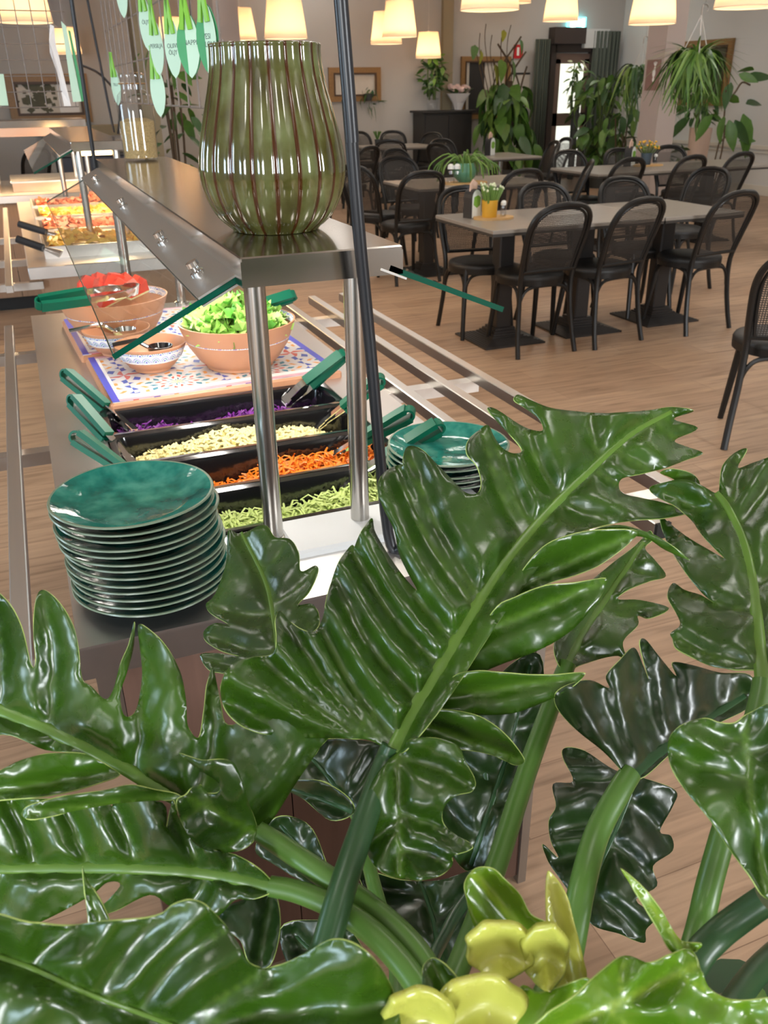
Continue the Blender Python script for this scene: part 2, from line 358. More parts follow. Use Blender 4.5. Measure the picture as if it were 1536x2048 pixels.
# ------------------------------------------------------------------ room shell
struct(MB().box(LEFTX, RIGHTX, NEARY, BACKY, -0.1, 0).build('floor', 'floor_wood'))
struct(MB().box(LEFTX-0.15, RIGHTX+0.15, NEARY-0.15, BACKY+0.15, CEIL, CEIL+0.1).build('ceiling', 'ceiling_paint'))
struct(MB().box(LEFTX-0.15, RIGHTX+0.15, BACKY, BACKY+0.15, 0, CEIL).build('wall_back', 'wall_paint'))
wr = struct(MB().box(RIGHTX, RIGHTX+0.15, NEARY, BACKY, 0, CEIL).build('wall_right', 'wall_white'))
wl = struct(MB().box(LEFTX-0.15, LEFTX, NEARY, BACKY, 0, CEIL).build('wall_left', 'wall_paint'))
wn = struct(MB().box(LEFTX-0.15, RIGHTX+0.15, NEARY-0.15, NEARY, 0, CEIL).build('wall_near', 'wall_paint'))
struct(MB().box(RIGHTX-0.02, RIGHTX, NEARY, BACKY, 0, 0.13).build('baseboard_right', 'trim_white'))
struct(MB().box(LEFTX, RIGHTX-0.02, BACKY-0.02, BACKY, 0, 0.13).build('baseboard_back', 'trim_white'))
struct(MB().box(RIGHTX-0.03, RIGHTX, NEARY, BACKY, 0.615, 0.665).box(RIGHTX-0.015, RIGHTX, NEARY, BACKY, 0.56, 0.575).build('trim_1', 'trim_white'))
pa, pb = PY(886, 110, BACKY-0.08).x, PY(906, 110, BACKY-0.08).x
struct(MB().box(pa, pb, BACKY-0.08, BACKY, 0, CEIL).build('trim_2', 'pilaster_paint'))
def window_frame(n, M):  # frames of the assumed, unseen windows, set on solid walls
    m = MB()
    hw = 0.55 if n < 3 else 0.7
    for a in ((-hw-0.08, hw+0.08, 0.97, 1.05), (-hw-0.08, hw+0.08, 2.45, 2.53), (-hw-0.08, -hw, 1.05, 2.45), (hw, hw+0.08, 1.05, 2.45), (-0.025, 0.025, 1.05, 2.45)):
        m.box(a[0], a[1], -0.04, 0.02, a[2], a[3], M)
    struct(m.build('window_%d' % n, 'trim_white'))
for i, wx in enumerate((-2.6, 3.2)): window_frame(i+1, Matrix.Translation((wx, NEARY+0.03, 0)))
for i, wy in enumerate((-1.4, 4.4)): window_frame(i+3, Matrix.Translation((LEFTX+0.03, wy, 0)) @ Matrix.Rotation(-PI/2, 4, 'Z'))
# unseen ceiling panels, most added to brighten the room and the leaf highlights
cl0 = None
CLP = [(-1.2, -1.8), (1.6, -1.8), (3.4, 4.4), (6.4, 2.2), (6.6, 6.6), (3.2, 8.8), (7.4, 11.2), (4.4, 13.2), (8.8, 13.0), (9.0, 6.2), (7.0, 9.2), (2.4, 5.8), (8.6, 4.0), (5.6, 4.6), (-1.2, 0.9), (1.6, 0.9), (-1.2, 3.6), (1.6, 3.6), (4.6, 2.6), (7.6, 4.4), (4.6, 6.4), (8.0, 8.6), (1.6, 7.6), (5.0, 10.6), (-2.6, 7.6), (1.6, 11.2)]
CLN = ['white ceiling light panel behind the camera on the left', 'white ceiling light panel behind the camera on the right', 'white ceiling light panel above the nearest table', 'white ceiling light panel over the right edge chair', 'white ceiling light panel above the right-hand table', 'white ceiling light panel between the hot buffet and the far tables', 'white ceiling light panel in front of the door', 'white ceiling light panel over the chairs by the back wall', 'white ceiling light panel in the far right corner', 'white ceiling light panel along the right wall', 'white ceiling light panel beside the pillar', 'white ceiling light panel left of the nearest table', 'white ceiling light panel by the right wall near the camera', 'white ceiling light panel right of the nearest table', 'white ceiling light panel above the left side of the salad bar', 'white ceiling light panel above the right side of the salad bar', 'white ceiling light panel left of the hot buffet', 'white ceiling light panel right of the hot buffet', 'white ceiling light panel over the open floor', 'white ceiling light panel near the right wall', 'white ceiling light panel over the middle table', 'white ceiling light panel over the pillar', 'white ceiling light panel behind the hot buffet', 'white ceiling light panel over the far tables', 'white ceiling light panel at the far left', 'white ceiling light panel nearest the back wall']
for (x, y), lb in zip(CLP, CLN):
    if cl0 is None:
        cl0 = thing('ceiling_light', lb, 'ceiling light', (x, y, CEIL), 0, 'ceiling light panels')
        MB().box(-0.32, 0.32, -0.32, -0.28, -0.05, 0).box(-0.32, 0.32, 0.28, 0.32, -0.05, 0).box(-0.32, -0.28, -0.28, 0.28, -0.05, 0).box(0.28, 0.32, -0.28, 0.28, -0.05, 0).build('frame', 'trim_white', cl0)
        MB().box(-0.28, 0.28, -0.28, 0.28, -0.035, -0.02).build('diffuser', 'panel_glow', cl0)
    else: dup(cl0, (x, y, CEIL), 0, lb)
# door in the back wall
dl, dr = PY(1104, 130, BACKY).x, PY(1203, 130, BACKY).x
d = link('door_1', None); struct(d); d.location = (0, 0, 0); d.empty_display_size = 0.1
dz = 1.98
MB().box(dl-0.08, dl+0.02, BACKY-0.09, BACKY, 0, dz+0.12).box(dr-0.02, dr+0.08, BACKY-0.09, BACKY, 0, dz+0.12).box(dl, dr, BACKY-0.09, BACKY, dz, dz+0.12).build('door_frame', 'door_dark', d)
ms = dl+(dr-dl)*0.70
MB().box(ms, ms+0.14, BACKY-0.08, BACKY, 0, dz).build('mullion', 'door_dark', d)
m = MB(); m.box(dl+0.03, ms, BACKY-0.06, BACKY-0.02, 0.0, 0.14).box(dl+0.03, ms, BACKY-0.06, BACKY-0.02, 0.85, 1.05).box(dl+0.03, ms, BACKY-0.06, BACKY-0.02, dz-0.17, dz-0.02).box(dl+0.03, dl+0.13, BACKY-0.06, BACKY-0.02, 0.14, dz-0.1).box(ms-0.09, ms, BACKY-0.06, BACKY-0.02, 0.14, dz-0.1)
m.build('door_leaf', 'door_brown', d)
for z0, z1 in ((0.14, 0.85), (1.05, dz-0.17)): MB().box(dl+0.12, ms-0.08, BACKY-0.045, BACKY-0.035, z0, z1).build('pane', 'window_bright', d)
MB().box(ms+0.13, dr-0.01, BACKY-0.045, BACKY-0.035, 0.1, dz-0.05).build('pane', 'window_bright', d)
MB().box(dl-0.1, dl+0.5, BACKY-0.2, BACKY, dz+0.12, dz+0.36).build('roller_box', 'door_dark', d)
MB().box(dl+0.5, dr, BACKY-0.16, BACKY, dz+0.06, dz+0.34).build('lintel', 'wall_white', d)
def curtain(x0, x1, z1, lb):
    n = 44; vs = []; m = MB()
    for z in (0.03, z1):
        for i in range(n+1):
            t = i/n; vs.append((x0+(x1-x0)*t, BACKY-0.17+0.05*math.sin(t*PI*2*6.5)+0.012*math.sin(t*31), z))
    m.add(vs, [(i, i+1, n+2+i, n+1+i) for i in range(n)])
    o = m.build('curtain', 'curtain', None, 60); md = o.modifiers.new('s', 'SOLIDIFY'); md.thickness = 0.006
    tag(o, lb, 'curtain', 'grey-green door curtains')
curtain(PY(1072, 120, BACKY-0.17).x, PY(1098, 120, BACKY-0.17).x, PY(1085, 78, BACKY-0.17).z, 'dark grey-green curtain hanging on the left of the door')
curtain(PY(1186, 120, BACKY-0.17).x, PY(1236, 120, BACKY-0.17).x, PY(1210, 62, BACKY-0.17).z, 'dark grey-green curtain hanging on the right of the door')
# signs on the back wall
p = PY(1154, 46, BACKY-0.06); e = thing('exit_sign', 'glowing cyan exit sign above the door', 'sign', (p.x, BACKY-0.04, p.z))
MB().box(-0.17, 0.17, -0.03, 0.03, -0.085, 0.085).build('housing', 'exit_glow', e)
MB().box(-0.13, -0.03, -0.034, -0.03, -0.06, 0.06).box(0.0, 0.06, -0.034, -0.03, -0.05, 0.05).box(0.06, 0.1, -0.034, -0.03, -0.02, 0.02).box(0.09, 0.14, -0.034, -0.03, -0.06, 0.06).build('pictogram', 'exit_white', e)
p = PY(1037, 103, BACKY-0.02); e = thing('fire_sign', 'red and white safety sign on the back wall above the tall plant', 'sign', (p.x, BACKY-0.012, p.z))
MB().box(-0.085, 0.085, -0.008, 0.008, -0.1, 0.1).build('plate', 'sign_red', e); MB().box(-0.03, 0.012, -0.011, -0.008, -0.06, 0.06).build('symbol', 'sign_white', e)
p = PY(1041, 172, BACKY-0.02); e = thing('notice', 'small grey notice with dark top edge beside the door curtain', 'notice', (p.x, BACKY-0.01, p.z))
MB().box(-0.17, 0.17, -0.006, 0.006, -0.2, 0.2).build('sheet', 'canvas_pale', e); MB().box(-0.17, 0.17, -0.014, 0.006, 0.17, 0.2).build('clip_rail', 'cabinet_dark', e)
# picture frames
def frame_on(name, label, M, w_, h_, bw, fm, cm, details=None):
    r = thing(name, label, 'picture frame'); r.matrix_world = M
    m = MB(); b = bw
    for a in ((-w_/2, w_/2, h_/2-b, h_/2), (-w_/2, w_/2, -h_/2, -h_/2+b), (-w_/2, -w_/2+b, -h_/2+b, h_/2-b), (w_/2-b, w_/2, -h_/2+b, h_/2-b)):
        m.box(a[0], a[1], -0.05, 0, a[2], a[3])
    m.build('frame', fm, r)
    m = MB(); b2 = bw*0.25
    for a in ((-w_/2+b-b2, w_/2-b+b2, h_/2-b, h_/2-b+b2), (-w_/2+b-b2, w_/2-b+b2, -h_/2+b-b2, -h_/2+b), (-w_/2+b-b2, -w_/2+b, -h_/2+b, h_/2-b), (w_/2-b, w_/2-b+b2, -h_/2+b, h_/2-b)):
        m.box(a[0], a[1], -0.056, -0.05, a[2], a[3])
    m.build('inner_lip', 'frame_dark', r)
    MB().box(-w_/2+b, w_/2-b, -0.02, -0.005, -h_/2+b, h_/2-b).build('picture', cm, r)
    return r
a_, b_ = PY(655, 135, BACKY), PY(760, 202, BACKY)
frame_on('picture_frame', 'wide wooden frame on the back wall right of the vase', Matrix.Translation(((a_.x+b_.x)/2, BACKY-0.005, (a_.z+b_.z)/2)), b_.x-a_.x, a_.z-b_.z, 0.1, 'frame_gold', 'canvas_pale')
a_, b_ = PY(921, 113, BACKY), PY(1014, 236, BACKY)
r = frame_on('picture_frame', 'gilt frame half hidden behind the tall potted plant', Matrix.Translation(((a_.x+b_.x)/2, BACKY-0.005, (a_.z+b_.z)/2)), b_.x-a_.x, a_.z-b_.z, 0.09, 'frame_gold', 'canvas_pale')
MB().box(-0.3, -0.02, -0.024, -0.02, -0.4, 0.4).build('dark_field', 'cabinet_dark', r)
a_, b_ = PY(6, 148, BACKY), PY(186, 244, BACKY)
r = frame_on('picture_frame', 'gilt frame with dark foliage picture at the far left', Matrix.Translation(((a_.x+b_.x)/2, BACKY-0.005, (a_.z+b_.z)/2)), b_.x-a_.x, a_.z-b_.z, 0.13, 'frame_gold', 'canvas_pale')
m = MB()
for i in range(60):
    u, v = random.gauss(-0.12, 0.17), random.gauss(0.05, 0.13); q = random.uniform(0.03, 0.08)
    m.prism([(u+q*math.cos(t+i), v+q*0.7*math.sin(t+i)) for t in (0, 1.5, 3, 4.5)], 0, 0.002, Matrix.Translation((0, -0.0215-0.00004*i, 0)) @ Matrix.Rotation(PI/2, 4, 'X'))
m.build('painted_foliage', 'canvas_dark', r)
MB().box(0.12, 0.38, -0.026, -0.022, -0.2, 0.17).build('pale_field', 'paper_white', r)
RW = Matrix.Translation((RIGHTX-0.005, 0, 0)) @ Matrix.Rotation(-PI/2, 4, 'Z')
def frame_right(pxs, label, cm):
    a_, b_ = PX(*pxs[0], RIGHTX), PX(*pxs[1], RIGHTX)
    M = Matrix.Translation((RIGHTX-0.005, (a_.y+b_.y)/2, (a_.z+b_.z)/2)) @ Matrix.Rotation(-PI/2, 4, 'Z')
    return frame_on('picture_frame', label, M, abs(a_.y-b_.y), abs(a_.z-b_.z), 0.11, 'frame_gold', cm)
r = frame_right(((1362, 84), (1452, 212)), 'gilt frame with dark painting on the right wall behind the hanging fern', 'canvas_dark')
MB().box(-0.2, 0.15, -0.024, -0.02, -0.3, 0.0).build('light_patch', 'canvas_pale', r)
frame_right(((1303, 82), (1352, 222)), 'gilt frame on the right wall partly behind the pillar', 'canvas_pale')
# pillar with poster
pl = struct(MB().box(7.08, 7.34, 8.98, 9.32, 0, CEIL).build('wall_pillar', 'pillar_paint'))
c = PX(1316, 150, 7.08)
e = thing('poster', 'brownish poster with white flower shapes on the pillar', 'poster', (7.08, 9.15, c.z))
MB().box(-0.006, 0, -0.125, 0.125, -0.16, 0.16).build('sheet', 'poster_brown', e)
m = MB(); Mx = Matrix.Translation((-0.006, 0, 0)) @ Matrix.Rotation(-PI/2, 4, 'Y')
for (u, v, q) in ((0.02, -0.02, 0.045), (-0.045, -0.02, 0.028), (0.07, -0.03, 0.02)):
    m.prism([(u+q*math.cos(t*PI/5), v+q*0.6*math.sin(t*PI/5)) for t in range(10)], 0, 0.002, Mx)
for i in range(5):
    a = -0.6+i*0.3; m.box(0, 0.045, -0.003, 0.003, 0, 0.002, Mx @ Matrix.Translation((0.085, -0.03, 0)) @ Matrix.Rotation(a, 4, 'Z') @ Matrix.Translation((0.01, 0, 0)))
m.build('flower_print', 'sign_white', e)
# ------------------------------------------------------------------ pendant lamps
def pendant(px, label):
    l_, r_, by = px; dep = 0.45*FPX/(r_-l_); p = PD((l_+r_)/2, by, dep)
    k_ = 1.0
    if p.y > 13.3: k_ = 13.3/p.y; p = CO+(p-CO)*k_
    if p.z > 2.35: q_ = 2.35/p.z
    return p, k_
lamp0 = None
LPX = [((529, 615, 77), 'pendant lamp with cream shade hanging above the ribbed vase'), ((764, 834, 74), 'cream pendant lamp overlapping a second lamp right of the black cable'), ((741, 804, 88), 'cream pendant lamp half hidden behind the nearer lamp right of the cable'),
       ((831, 882, 116), 'smallest and lowest cream pendant lamp in front of the dark cabinet'), ((921, 1038, 20), 'large cream pendant lamp cut by the top edge above the gilt frame'), ((1086, 1156, 42), 'cream pendant lamp beside the exit sign'),
       ((1258, 1350, 48), 'cream pendant lamp in front of the pillar'), ((1430, 1560, 15), 'large cream pendant lamp at the top right corner'), ((0, 104, 45), 'cream pendant lamp at the top left corner seen through the wire grid'),
       ((452, 514, 80), 'cream pendant lamp peeking out left of the vase rim'), ((318, 374, 92), 'cream pendant lamp glowing behind the mint green tags'), ((112, 164, 108), 'cream pendant lamp behind the clear sheet at the left'), ((1008, 1062, 6), 'cream pendant lamp whose rim shows behind the large one at the top')]
for px, lb in LPX:
    p, k_ = pendant(px, lb)
    if lamp0 is None:
        lamp0 = thing('pendant_lamp', lb, 'lamp', p, 0, 'cream pendant lamps')
        m = MB(); m.lathe([(0.225, 0), (0.17, 0.40)], 40, caps=False); o = m.build('shade', 'shade', lamp0, 60)
        MB().tube(arc((0, 0, 0.002), 0.225, 0, 2*PI*39/40, 39, 'xy'), 0.004, 6, True).build('shade_rim', 'shade_rim', lamp0, True); MB().tube(arc((0, 0, 0.40), 0.17, 0, 2*PI*31/32, 31, 'xy'), 0.003, 6, True).build('shade_rim', 'shade_rim', lamp0, True)
        MB().lathe([(0.0, 0.03), (0.19, 0.03), (0.2, 0.04), (0.19, 0.05), (0.0, 0.05)], 32).build('diffuser', 'lamp_diffuser', lamp0, True)
        MB().lathe([(0.018, 0.28), (0.026, 0.30), (0.026, 0.37), (0.012, 0.42)], 14).tube([(-0.168, 0, 0.398), (0.168, 0, 0.398)], 0.003, 6).tube([(0, -0.168, 0.398), (0, 0.168, 0.398)], 0.003, 6).build('socket', 'cord_white', lamp0, True)
        o0 = lamp0
        root = lamp0
    else: root = dup(lamp0, p, 0, lb)
    MB().tube([(0, 0, 0.4), (0, 0, (CEIL-p.z)/k_)], 0.004, 6).build('cord', 'cord_white', root); root.scale = (k_, k_, k_)
    l = bpy.data.lights.new('pendant_bulb', 'POINT'); l.energy = 1.7; l.color = (1, 0.80, 0.56); l.shadow_soft_size = 0.05
    lo = bpy.data.objects.new('bulb', l); COL.objects.link(lo); lo.parent = root; lo.location = (0, 0, 0.17)
# ------------------------------------------------------------------ bentwood chairs
def make_chair():
    r = thing('bentwood_chair', 'x', 'chair')
    # rear legs and hoop in one bent piece
    hoop = []
    side = [(0.205, -0.235, 0.0), (0.195, -0.205, 0.12), (0.182, -0.18, 0.28), (0.178, -0.175, 0.45), (0.192, -0.215, 0.60), (0.200, -0.265, 0.74), (0.175, -0.305, 0.825), (0.105, -0.328, 0.872), (0, -0.335, 0.885)]
    pts = spline([Vector(p) for p in side], 5)
    full = pts + [Vector((-p.x, p.y, p.z)) for p in reversed(pts[:-1])]
    MB().tube(full, 0.0155, 8).build('back_hoop', 'chair_black', r, True)
    # inner cane frame and weave
    inner = spline([Vector(p) for p in ((0.155, -0.188, 0.50), (0.168, -0.215, 0.60), (0.176, -0.262, 0.735), (0.152, -0.300, 0.812), (0.09, -0.321, 0.853), (0, -0.327, 0.864))], 5)
    fi = inner + [Vector((-p.x, p.y, p.z)) for p in reversed(inner[:-1])]
    m = MB(); m.tube(fi+[fi[0]], 0.009, 6)
    m.tube([(0.18, -0.192, 0.50), (-0.18, -0.192, 0.50)], 0.010, 6).build('cane_frame', 'chair_black', r, True)
    zs = [p.z for p in inner]
    def at(z):
        for a, b in zip(inner, inner[1:]):
            if a.z <= z <= b.z and b.z > a.z: t = (z-a.z)/(b.z-a.z); return a.x+(b.x-a.x)*t, a.y+(b.y-a.y)*t
        return inner[-1].x, inner[-1].y
    m = MB(); z = 0.512; i = 0
    def ribbon(pts, wv):
        vs = []
        for p in pts: vs += [Vector(p)-wv, Vector(p)+wv]
        m.add(vs, [(2*i, 2*i+1, 2*i+3, 2*i+2) for i in range(len(pts)-1)])
    while z < 0.86:
        x, y = at(z); ribbon([(-x, y, z), (x, y, z)], Vector((0, 0, 0.0021))); z += 0.0098
    xx = -0.168
    while xx < 0.17:
        col = []
        z = 0.505
        while z < 0.862:
            x, y = at(z)
            if abs(xx) <= x: col.append((xx, y-0.0012, z))
            z += 0.04
        if len(col) > 1: ribbon(col, Vector((0.0021, 0, 0)))
        xx += 0.0112
    m.build('cane_weave', 'cane_dark', r)
    # seat
    prof = [(0.0, 0.0), (0.19, 0.0), (0.207, 0.008), (0.210, 0.022), (0.203, 0.036), (0.18, 0.044), (0.0, 0.048)]
    sh = lambda a, z: 1+0.05*math.cos(2*a)*0-0.06*max(0, -math.sin(a))
    MB().lathe([(0.19, -0.03), (0.208, -0.03), (0.210, 0.004), (0.19, 0.004)], 32, (0, 0, 0.44), sh).build('seat_ring', 'chair_black', r, True)
    MB().lathe(prof, 32, (0, 0, 0.432), sh).build('seat', 'chair_seat', r, 50)
    for s in (-1, 1):
        MB().tube(spline([(s*0.14, 0.135, 0.44), (s*0.152, 0.150, 0.28), (s*0.172, 0.19, 0.0)], 6), [0.017]*7+[0.0165, 0.016, 0.0155, 0.015, 0.0145, 0.014], 8).build('leg', 'chair_black', r, True)
    # bentwood arches under the seat
    def arch(a, b, up):
        a, b = Vector(a), Vector(b); up = Vector((0, 0, up)); d_ = (b-a)*0.14
        return spline([a, a+d_*0.35+up*0.55, a+d_*1.3+up*0.93, (a+b)/2+up, b-d_*1.3+up*0.93, b-d_*0.35+up*0.55, b], 4)
    fl, fr, bl, br = (-0.152, 0.152, 0.285), (0.152, 0.152, 0.285), (-0.180, -0.172, 0.285), (0.180, -0.172, 0.285)
    for a, b in ((fl, fr), (bl, br), (fl, bl), (fr, br)):
        MB().tube(arch(a, b, 0.125), 0.0105, 6).build('arch_brace', 'chair_black', r, True)
    return r
chair0 = make_chair(); used = [False]
def chair(x, y, deg, label, group):
    if not used[0]:
        used[0] = True; chair0.location = (x, y, 0); chair0.rotation_euler = (0, 0, math.radians(deg)); chair0['label'] = label; chair0['group'] = group; return chair0
    return dup(chair0, (x, y, 0), math.radians(deg), label, group)
g1 = 'bentwood chairs at the nearest table'
chair(2.81, 4.595, 2, 'black cane-back chair at the front left of the nearest table, back to the viewer', g1)
chair(3.31, 4.60, 10, 'black cane-back chair at the front middle of the nearest table', g1)
chair(4.04, 4.62, 8, 'black cane-back chair at the front right end of the nearest table', g1)
chair(2.70, 5.04, 172, 'black cane-back chair behind the napkin holder on the nearest table', g1)
chair(3.30, 4.99, 180, 'black cane-back chair behind the middle of the nearest table', g1)
chair(3.98, 5.06, 176, 'black cane-back chair on the far side right of the nearest table', g1)
g3 = 'bentwood chairs at the middle table'
chair(2.96, 6.86, 4, 'black cane-back chair left of the nearest table, standing in front of the middle table', g3)
chair(2.98, 7.52, -62, 'black cane-back chair turned sideways at the left end of the middle table', g3)
chair(3.72, 6.62, 6, 'black cane-back chair whose hoop rises above the nearest table edge', g3)
chair(4.42, 6.95, 60, 'black cane-back chair at the right end of the middle table', g3)
chair(3.42, 7.82, 180, 'black cane-back chair behind the trailing plant on the middle table', g3)
g2 = 'bentwood chairs at the right-hand table'
chair(5.11, 7.14, 8, 'black cane-back chair on the front left of the right-hand table', g2)
chair(5.77, 7.10, 8, 'black cane-back chair on the front middle of the right-hand table', g2)
chair(6.41, 7.18, 10, 'black cane-back chair on the front right of the right-hand table', g2)
chair(5.24, 7.66, 180, 'black cane-back chair behind the left end of the right-hand table', g2)
chair(5.84, 7.64, 180, 'black cane-back chair behind the middle of the right-hand table', g2)
chair(6.52, 7.74, 174, 'black cane-back chair behind the yellow flowers on the right-hand table', g2)
g4 = 'bentwood chairs at the far left table'
chair(5.47, 12.2, 115, 'black cane-back chair at the far table beside the dark cabinet, right side', g4)
chair(5.45, 12.95, 170, 'black cane-back chair against the back wall at the far table, right one', g4)
chair(5.00, 13.05, 185, 'black cane-back chair against the back wall at the far table, left one', g4)
chair(4.62, 11.25, -20, 'black cane-back chair in front of the far table', g4)
chair(4.20, 11.95, -60, 'black cane-back chair at the left end of the far table', g4)
chair(3.62, 10.05, 30, 'black cane-back chair just right of the vase with splayed legs showing', g4)
chair(3.95, 8.9, 200, 'black cane-back chair right behind the black cable', g4)
g5 = 'bentwood chairs at the small far table'
chair(4.95, 9.95, -70, 'black cane-back chair left of the small far table', g5)
chair(5.15, 10.35, 190, 'black cane-back chair behind the small far table', g5)
chair(5.72, 9.55, 78, 'black cane-back chair right of the small far table, nearer one', g5)
chair(6.2, 10.02, 85, 'black cane-back chair right of the small far table, farther one', g5)
chair(3.04, 2.81, -35, 'black cane-back chair cut off by the right edge in the foreground', 'bentwood chairs at the right edge')
chair(4.75, 5.62, 100, 'black cane-back chair leg just showing at the right edge behind the cut-off chair', 'bentwood chairs at the right edge')
chair(0.12, 12.05, 35, 'black cane-back chair standing alone at the far left behind the hot buffet', 'bentwood chairs at the far left')
chair(6.95, 6.35, 70, 'black cane-back chair at the right edge near the wall', 'bentwood chairs at the right edge')
# ------------------------------------------------------------------ dining tables
def table(x0, x1, y0, y1, bases, label, steel=False):
    t = thing('dining_table', label, 'table', ((x0+x1)/2, (y0+y1)/2, 0)); cx, cy = t.location.x, t.location.y
    MB().rbox(x0-cx, x1-cx, y0-cy, y1-cy, 0.722, 0.742, 0.003).build('table_top', 'table_top', t)
    MB().box(x0-cx+0.002, x1-cx-0.002, y0-cy+0.002, y1-cy-0.002, 0.705, 0.722).build('table_edge', 'table_edge', t)
    for bx, by in bases:
        m = MB(); bx -= cx; by -= cy
        for i, (hw, z0, z1) in enumerate(((0.215, 0, 0.012), (0.205, 0.012, 0.016), (0.19, 0.016, 0.020), (0.175, 0.020, 0.024), (0.16, 0.024, 0.028), (0.145, 0.028, 0.032), (0.13, 0.032, 0.037), (0.112, 0.037, 0.046), (0.098, 0.046, 0.058), (0.085, 0.058, 0.072), (0.07, 0.072, 0.088))):
            m.box(bx-hw, bx+hw, by-hw, by+hw, z0, z1)
        m.build('foot_plate', 'table_metal', t)
        if steel: MB().lathe([(0.03, 0.08), (0.03, 0.69)], 14, (bx, by, 0)).build('column', 'steel_post', t, True)
        else: MB().rbox(bx-0.052, bx+0.052, by-0.052, by+0.052, 0.08, 0.70, 0.008).build('column', 'table_metal', t)
        MB().box(bx-0.17, bx+0.17, by-0.02, by+0.02, 0.69, 0.706).box(bx-0.02, bx+0.02, by-0.17, by+0.17, 0.69, 0.706).build('top_bracket', 'table_metal', t)
    return t
table(2.46, 3.655, 4.45, 5.22, [(2.745, 4.82), (3.345, 4.84)], 'dark grey table nearest the salad bar with napkin holder on it')
table(3.665, 4.28, 4.45, 5.22, [(4.0, 4.86)], 'square dark grey table joined to the right end of the nearest table')
table(4.97, 7.1, 7.05, 7.87, [(5.4, 7.46), (6.6, 7.46)], 'dark grey table at the right with yellow flowers')
table(3.0, 4.25, 6.68, 7.46, [(3.25, 7.07), (3.95, 7.07)], 'dark grey table behind the nearest one with a trailing plant')
table(4.55, 5.6, 11.75, 12.55, [(5.0, 12.15)], 'dark grey table far left by the back wall')
table(5.1, 5.75, 9.3, 10.1, [(5.42, 9.7)], 'small dark table with a steel column in front of the tall plant', True)
# ------------------------------------------------------------------ things on the tables
def napkin_holder(p, rz, lb, s=1.0):
    n = thing('napkin_holder', lb, 'napkin holder', p, rz); n.scale = (s, s, s)
    prof = [(-0.045, 0), (0.045, 0), (0.045, 0.12)]+[(0.045*math.cos(a), 0.12+0.05*math.sin(a)) for a in [PI*i/8 for i in range(1, 8)]]+[(-0.045, 0.12)]
    Mx = Matrix.Rotation(PI/2, 4, 'X')
    MB().prism(prof, -0.035, 0.035, Mx).build('box', 'cabinet_dark', n)
    MB().prism([(x*0.9, y*0.97+0.002) for x, y in prof], 0.035, 0.0365, Mx).build('front_label', 'white_print', n)
    MB().prism([(-0.03, 0.08), (0.0, 0.06), (0.03, 0.075), (0.035, 0.12), (0.01, 0.135), (-0.025, 0.125)], 0.0365, 0.0372, Mx).build('green_print', 'leaf_print', n)
    MB().prism([(-0.03, 0.15), (0.03, 0.15), (0.04, 0.20), (0.0, 0.225), (-0.025, 0.2)], -0.004, 0.004, Mx).build('napkins', 'napkin', n)
    return n
def shaker(p, lb, s=1.0):
    t = thing('shaker', lb, 'shaker', p); t.scale = (s,)*3
    MB().lathe([(0.017, 0), (0.019, 0.01), (0.016, 0.06), (0.015, 0.065)], 14).build('body', 'jar_glass', t, True); MB().lathe([(0.016, 0.065), (0.016, 0.08), (0.008, 0.088), (0, 0.089)], 14).build('cap', 'sign_white', t, True)
def board(p, rx, ry, lb):
    o = MB().lathe([(0, 0), (rx, 0), (rx, 0.012), (0, 0.012)], 32, (0, 0, 0), lambda a, z: math.hypot(math.cos(a), math.sin(a)*ry/rx)).build('serving_board', 'board_wood', None, True, p); tag(o, lb, 'board')
T = 0.742
p = PZ(940, 437, T); napkin_holder((p.x+0.03, p.y+0.03, T), 0.35, 'black napkin holder with green leaf label on the nearest table')
p = PZ(990, 438, T); board((p.x, p.y+0.02, T), 0.13, 0.09, 'round light wooden board under the yellow pot'); bz = T+0.012
yp = thing('potted_succulent', 'green succulent with pale buds in a yellow pot', 'plant', (p.x-0.03, p.y+0.02, bz))
MB().lathe([(0.045, 0), (0.05, 0.10), (0.046, 0.10), (0.044, 0.085), (0, 0.085)], 20).build('pot', 'pot_yellow', yp, True)
for i in range(26):
    a = i*2.4; q = 0.012+0.034*((i % 7)/7); tp = Vector((q*2.0*math.cos(a), q*2.0*math.sin(a), 0.155+0.035*random.random()))
    st = MB().tube(spline([(q*math.cos(a), q*math.sin(a), 0.08), (q*1.5*math.cos(a), q*1.5*math.sin(a), 0.125), tp], 3), [0.007, 0.008, 0.008, 0.008, 0.008, 0.007, 0.005], 6).build('stem', 'leaf_pale', yp, True)
    MB().lathe([(0, -0.008), (0.008, -0.002), (0.007, 0.006), (0, 0.011)], 6, tp).build('bud', 'bud_pale', st, True)
shaker((p.x+0.06, p.y+0.01, bz), 'salt shaker with white cap right of the yellow pot'); shaker((p.x+0.085, p.y+0.05, bz), 'pepper shaker right behind the salt shaker by the yellow pot')
p = PZ(935, 368, T); board((p.x, p.y+0.05, T), 0.2, 0.12, 'oval wooden board under the trailing plant on the middle table')
tp_ = thing('trailing_plant', 'thin-leaved trailing plant in a round teal pot on the middle table', 'plant', (p.x+0.0, p.y+0.06, bz))
MB().lathe([(0.05, 0), (0.09, 0.04), (0.10, 0.09), (0.08, 0.14), (0.07, 0.15), (0.065, 0.13), (0, 0.13)], 24).build('pot', 'pot_teal', tp_, True)
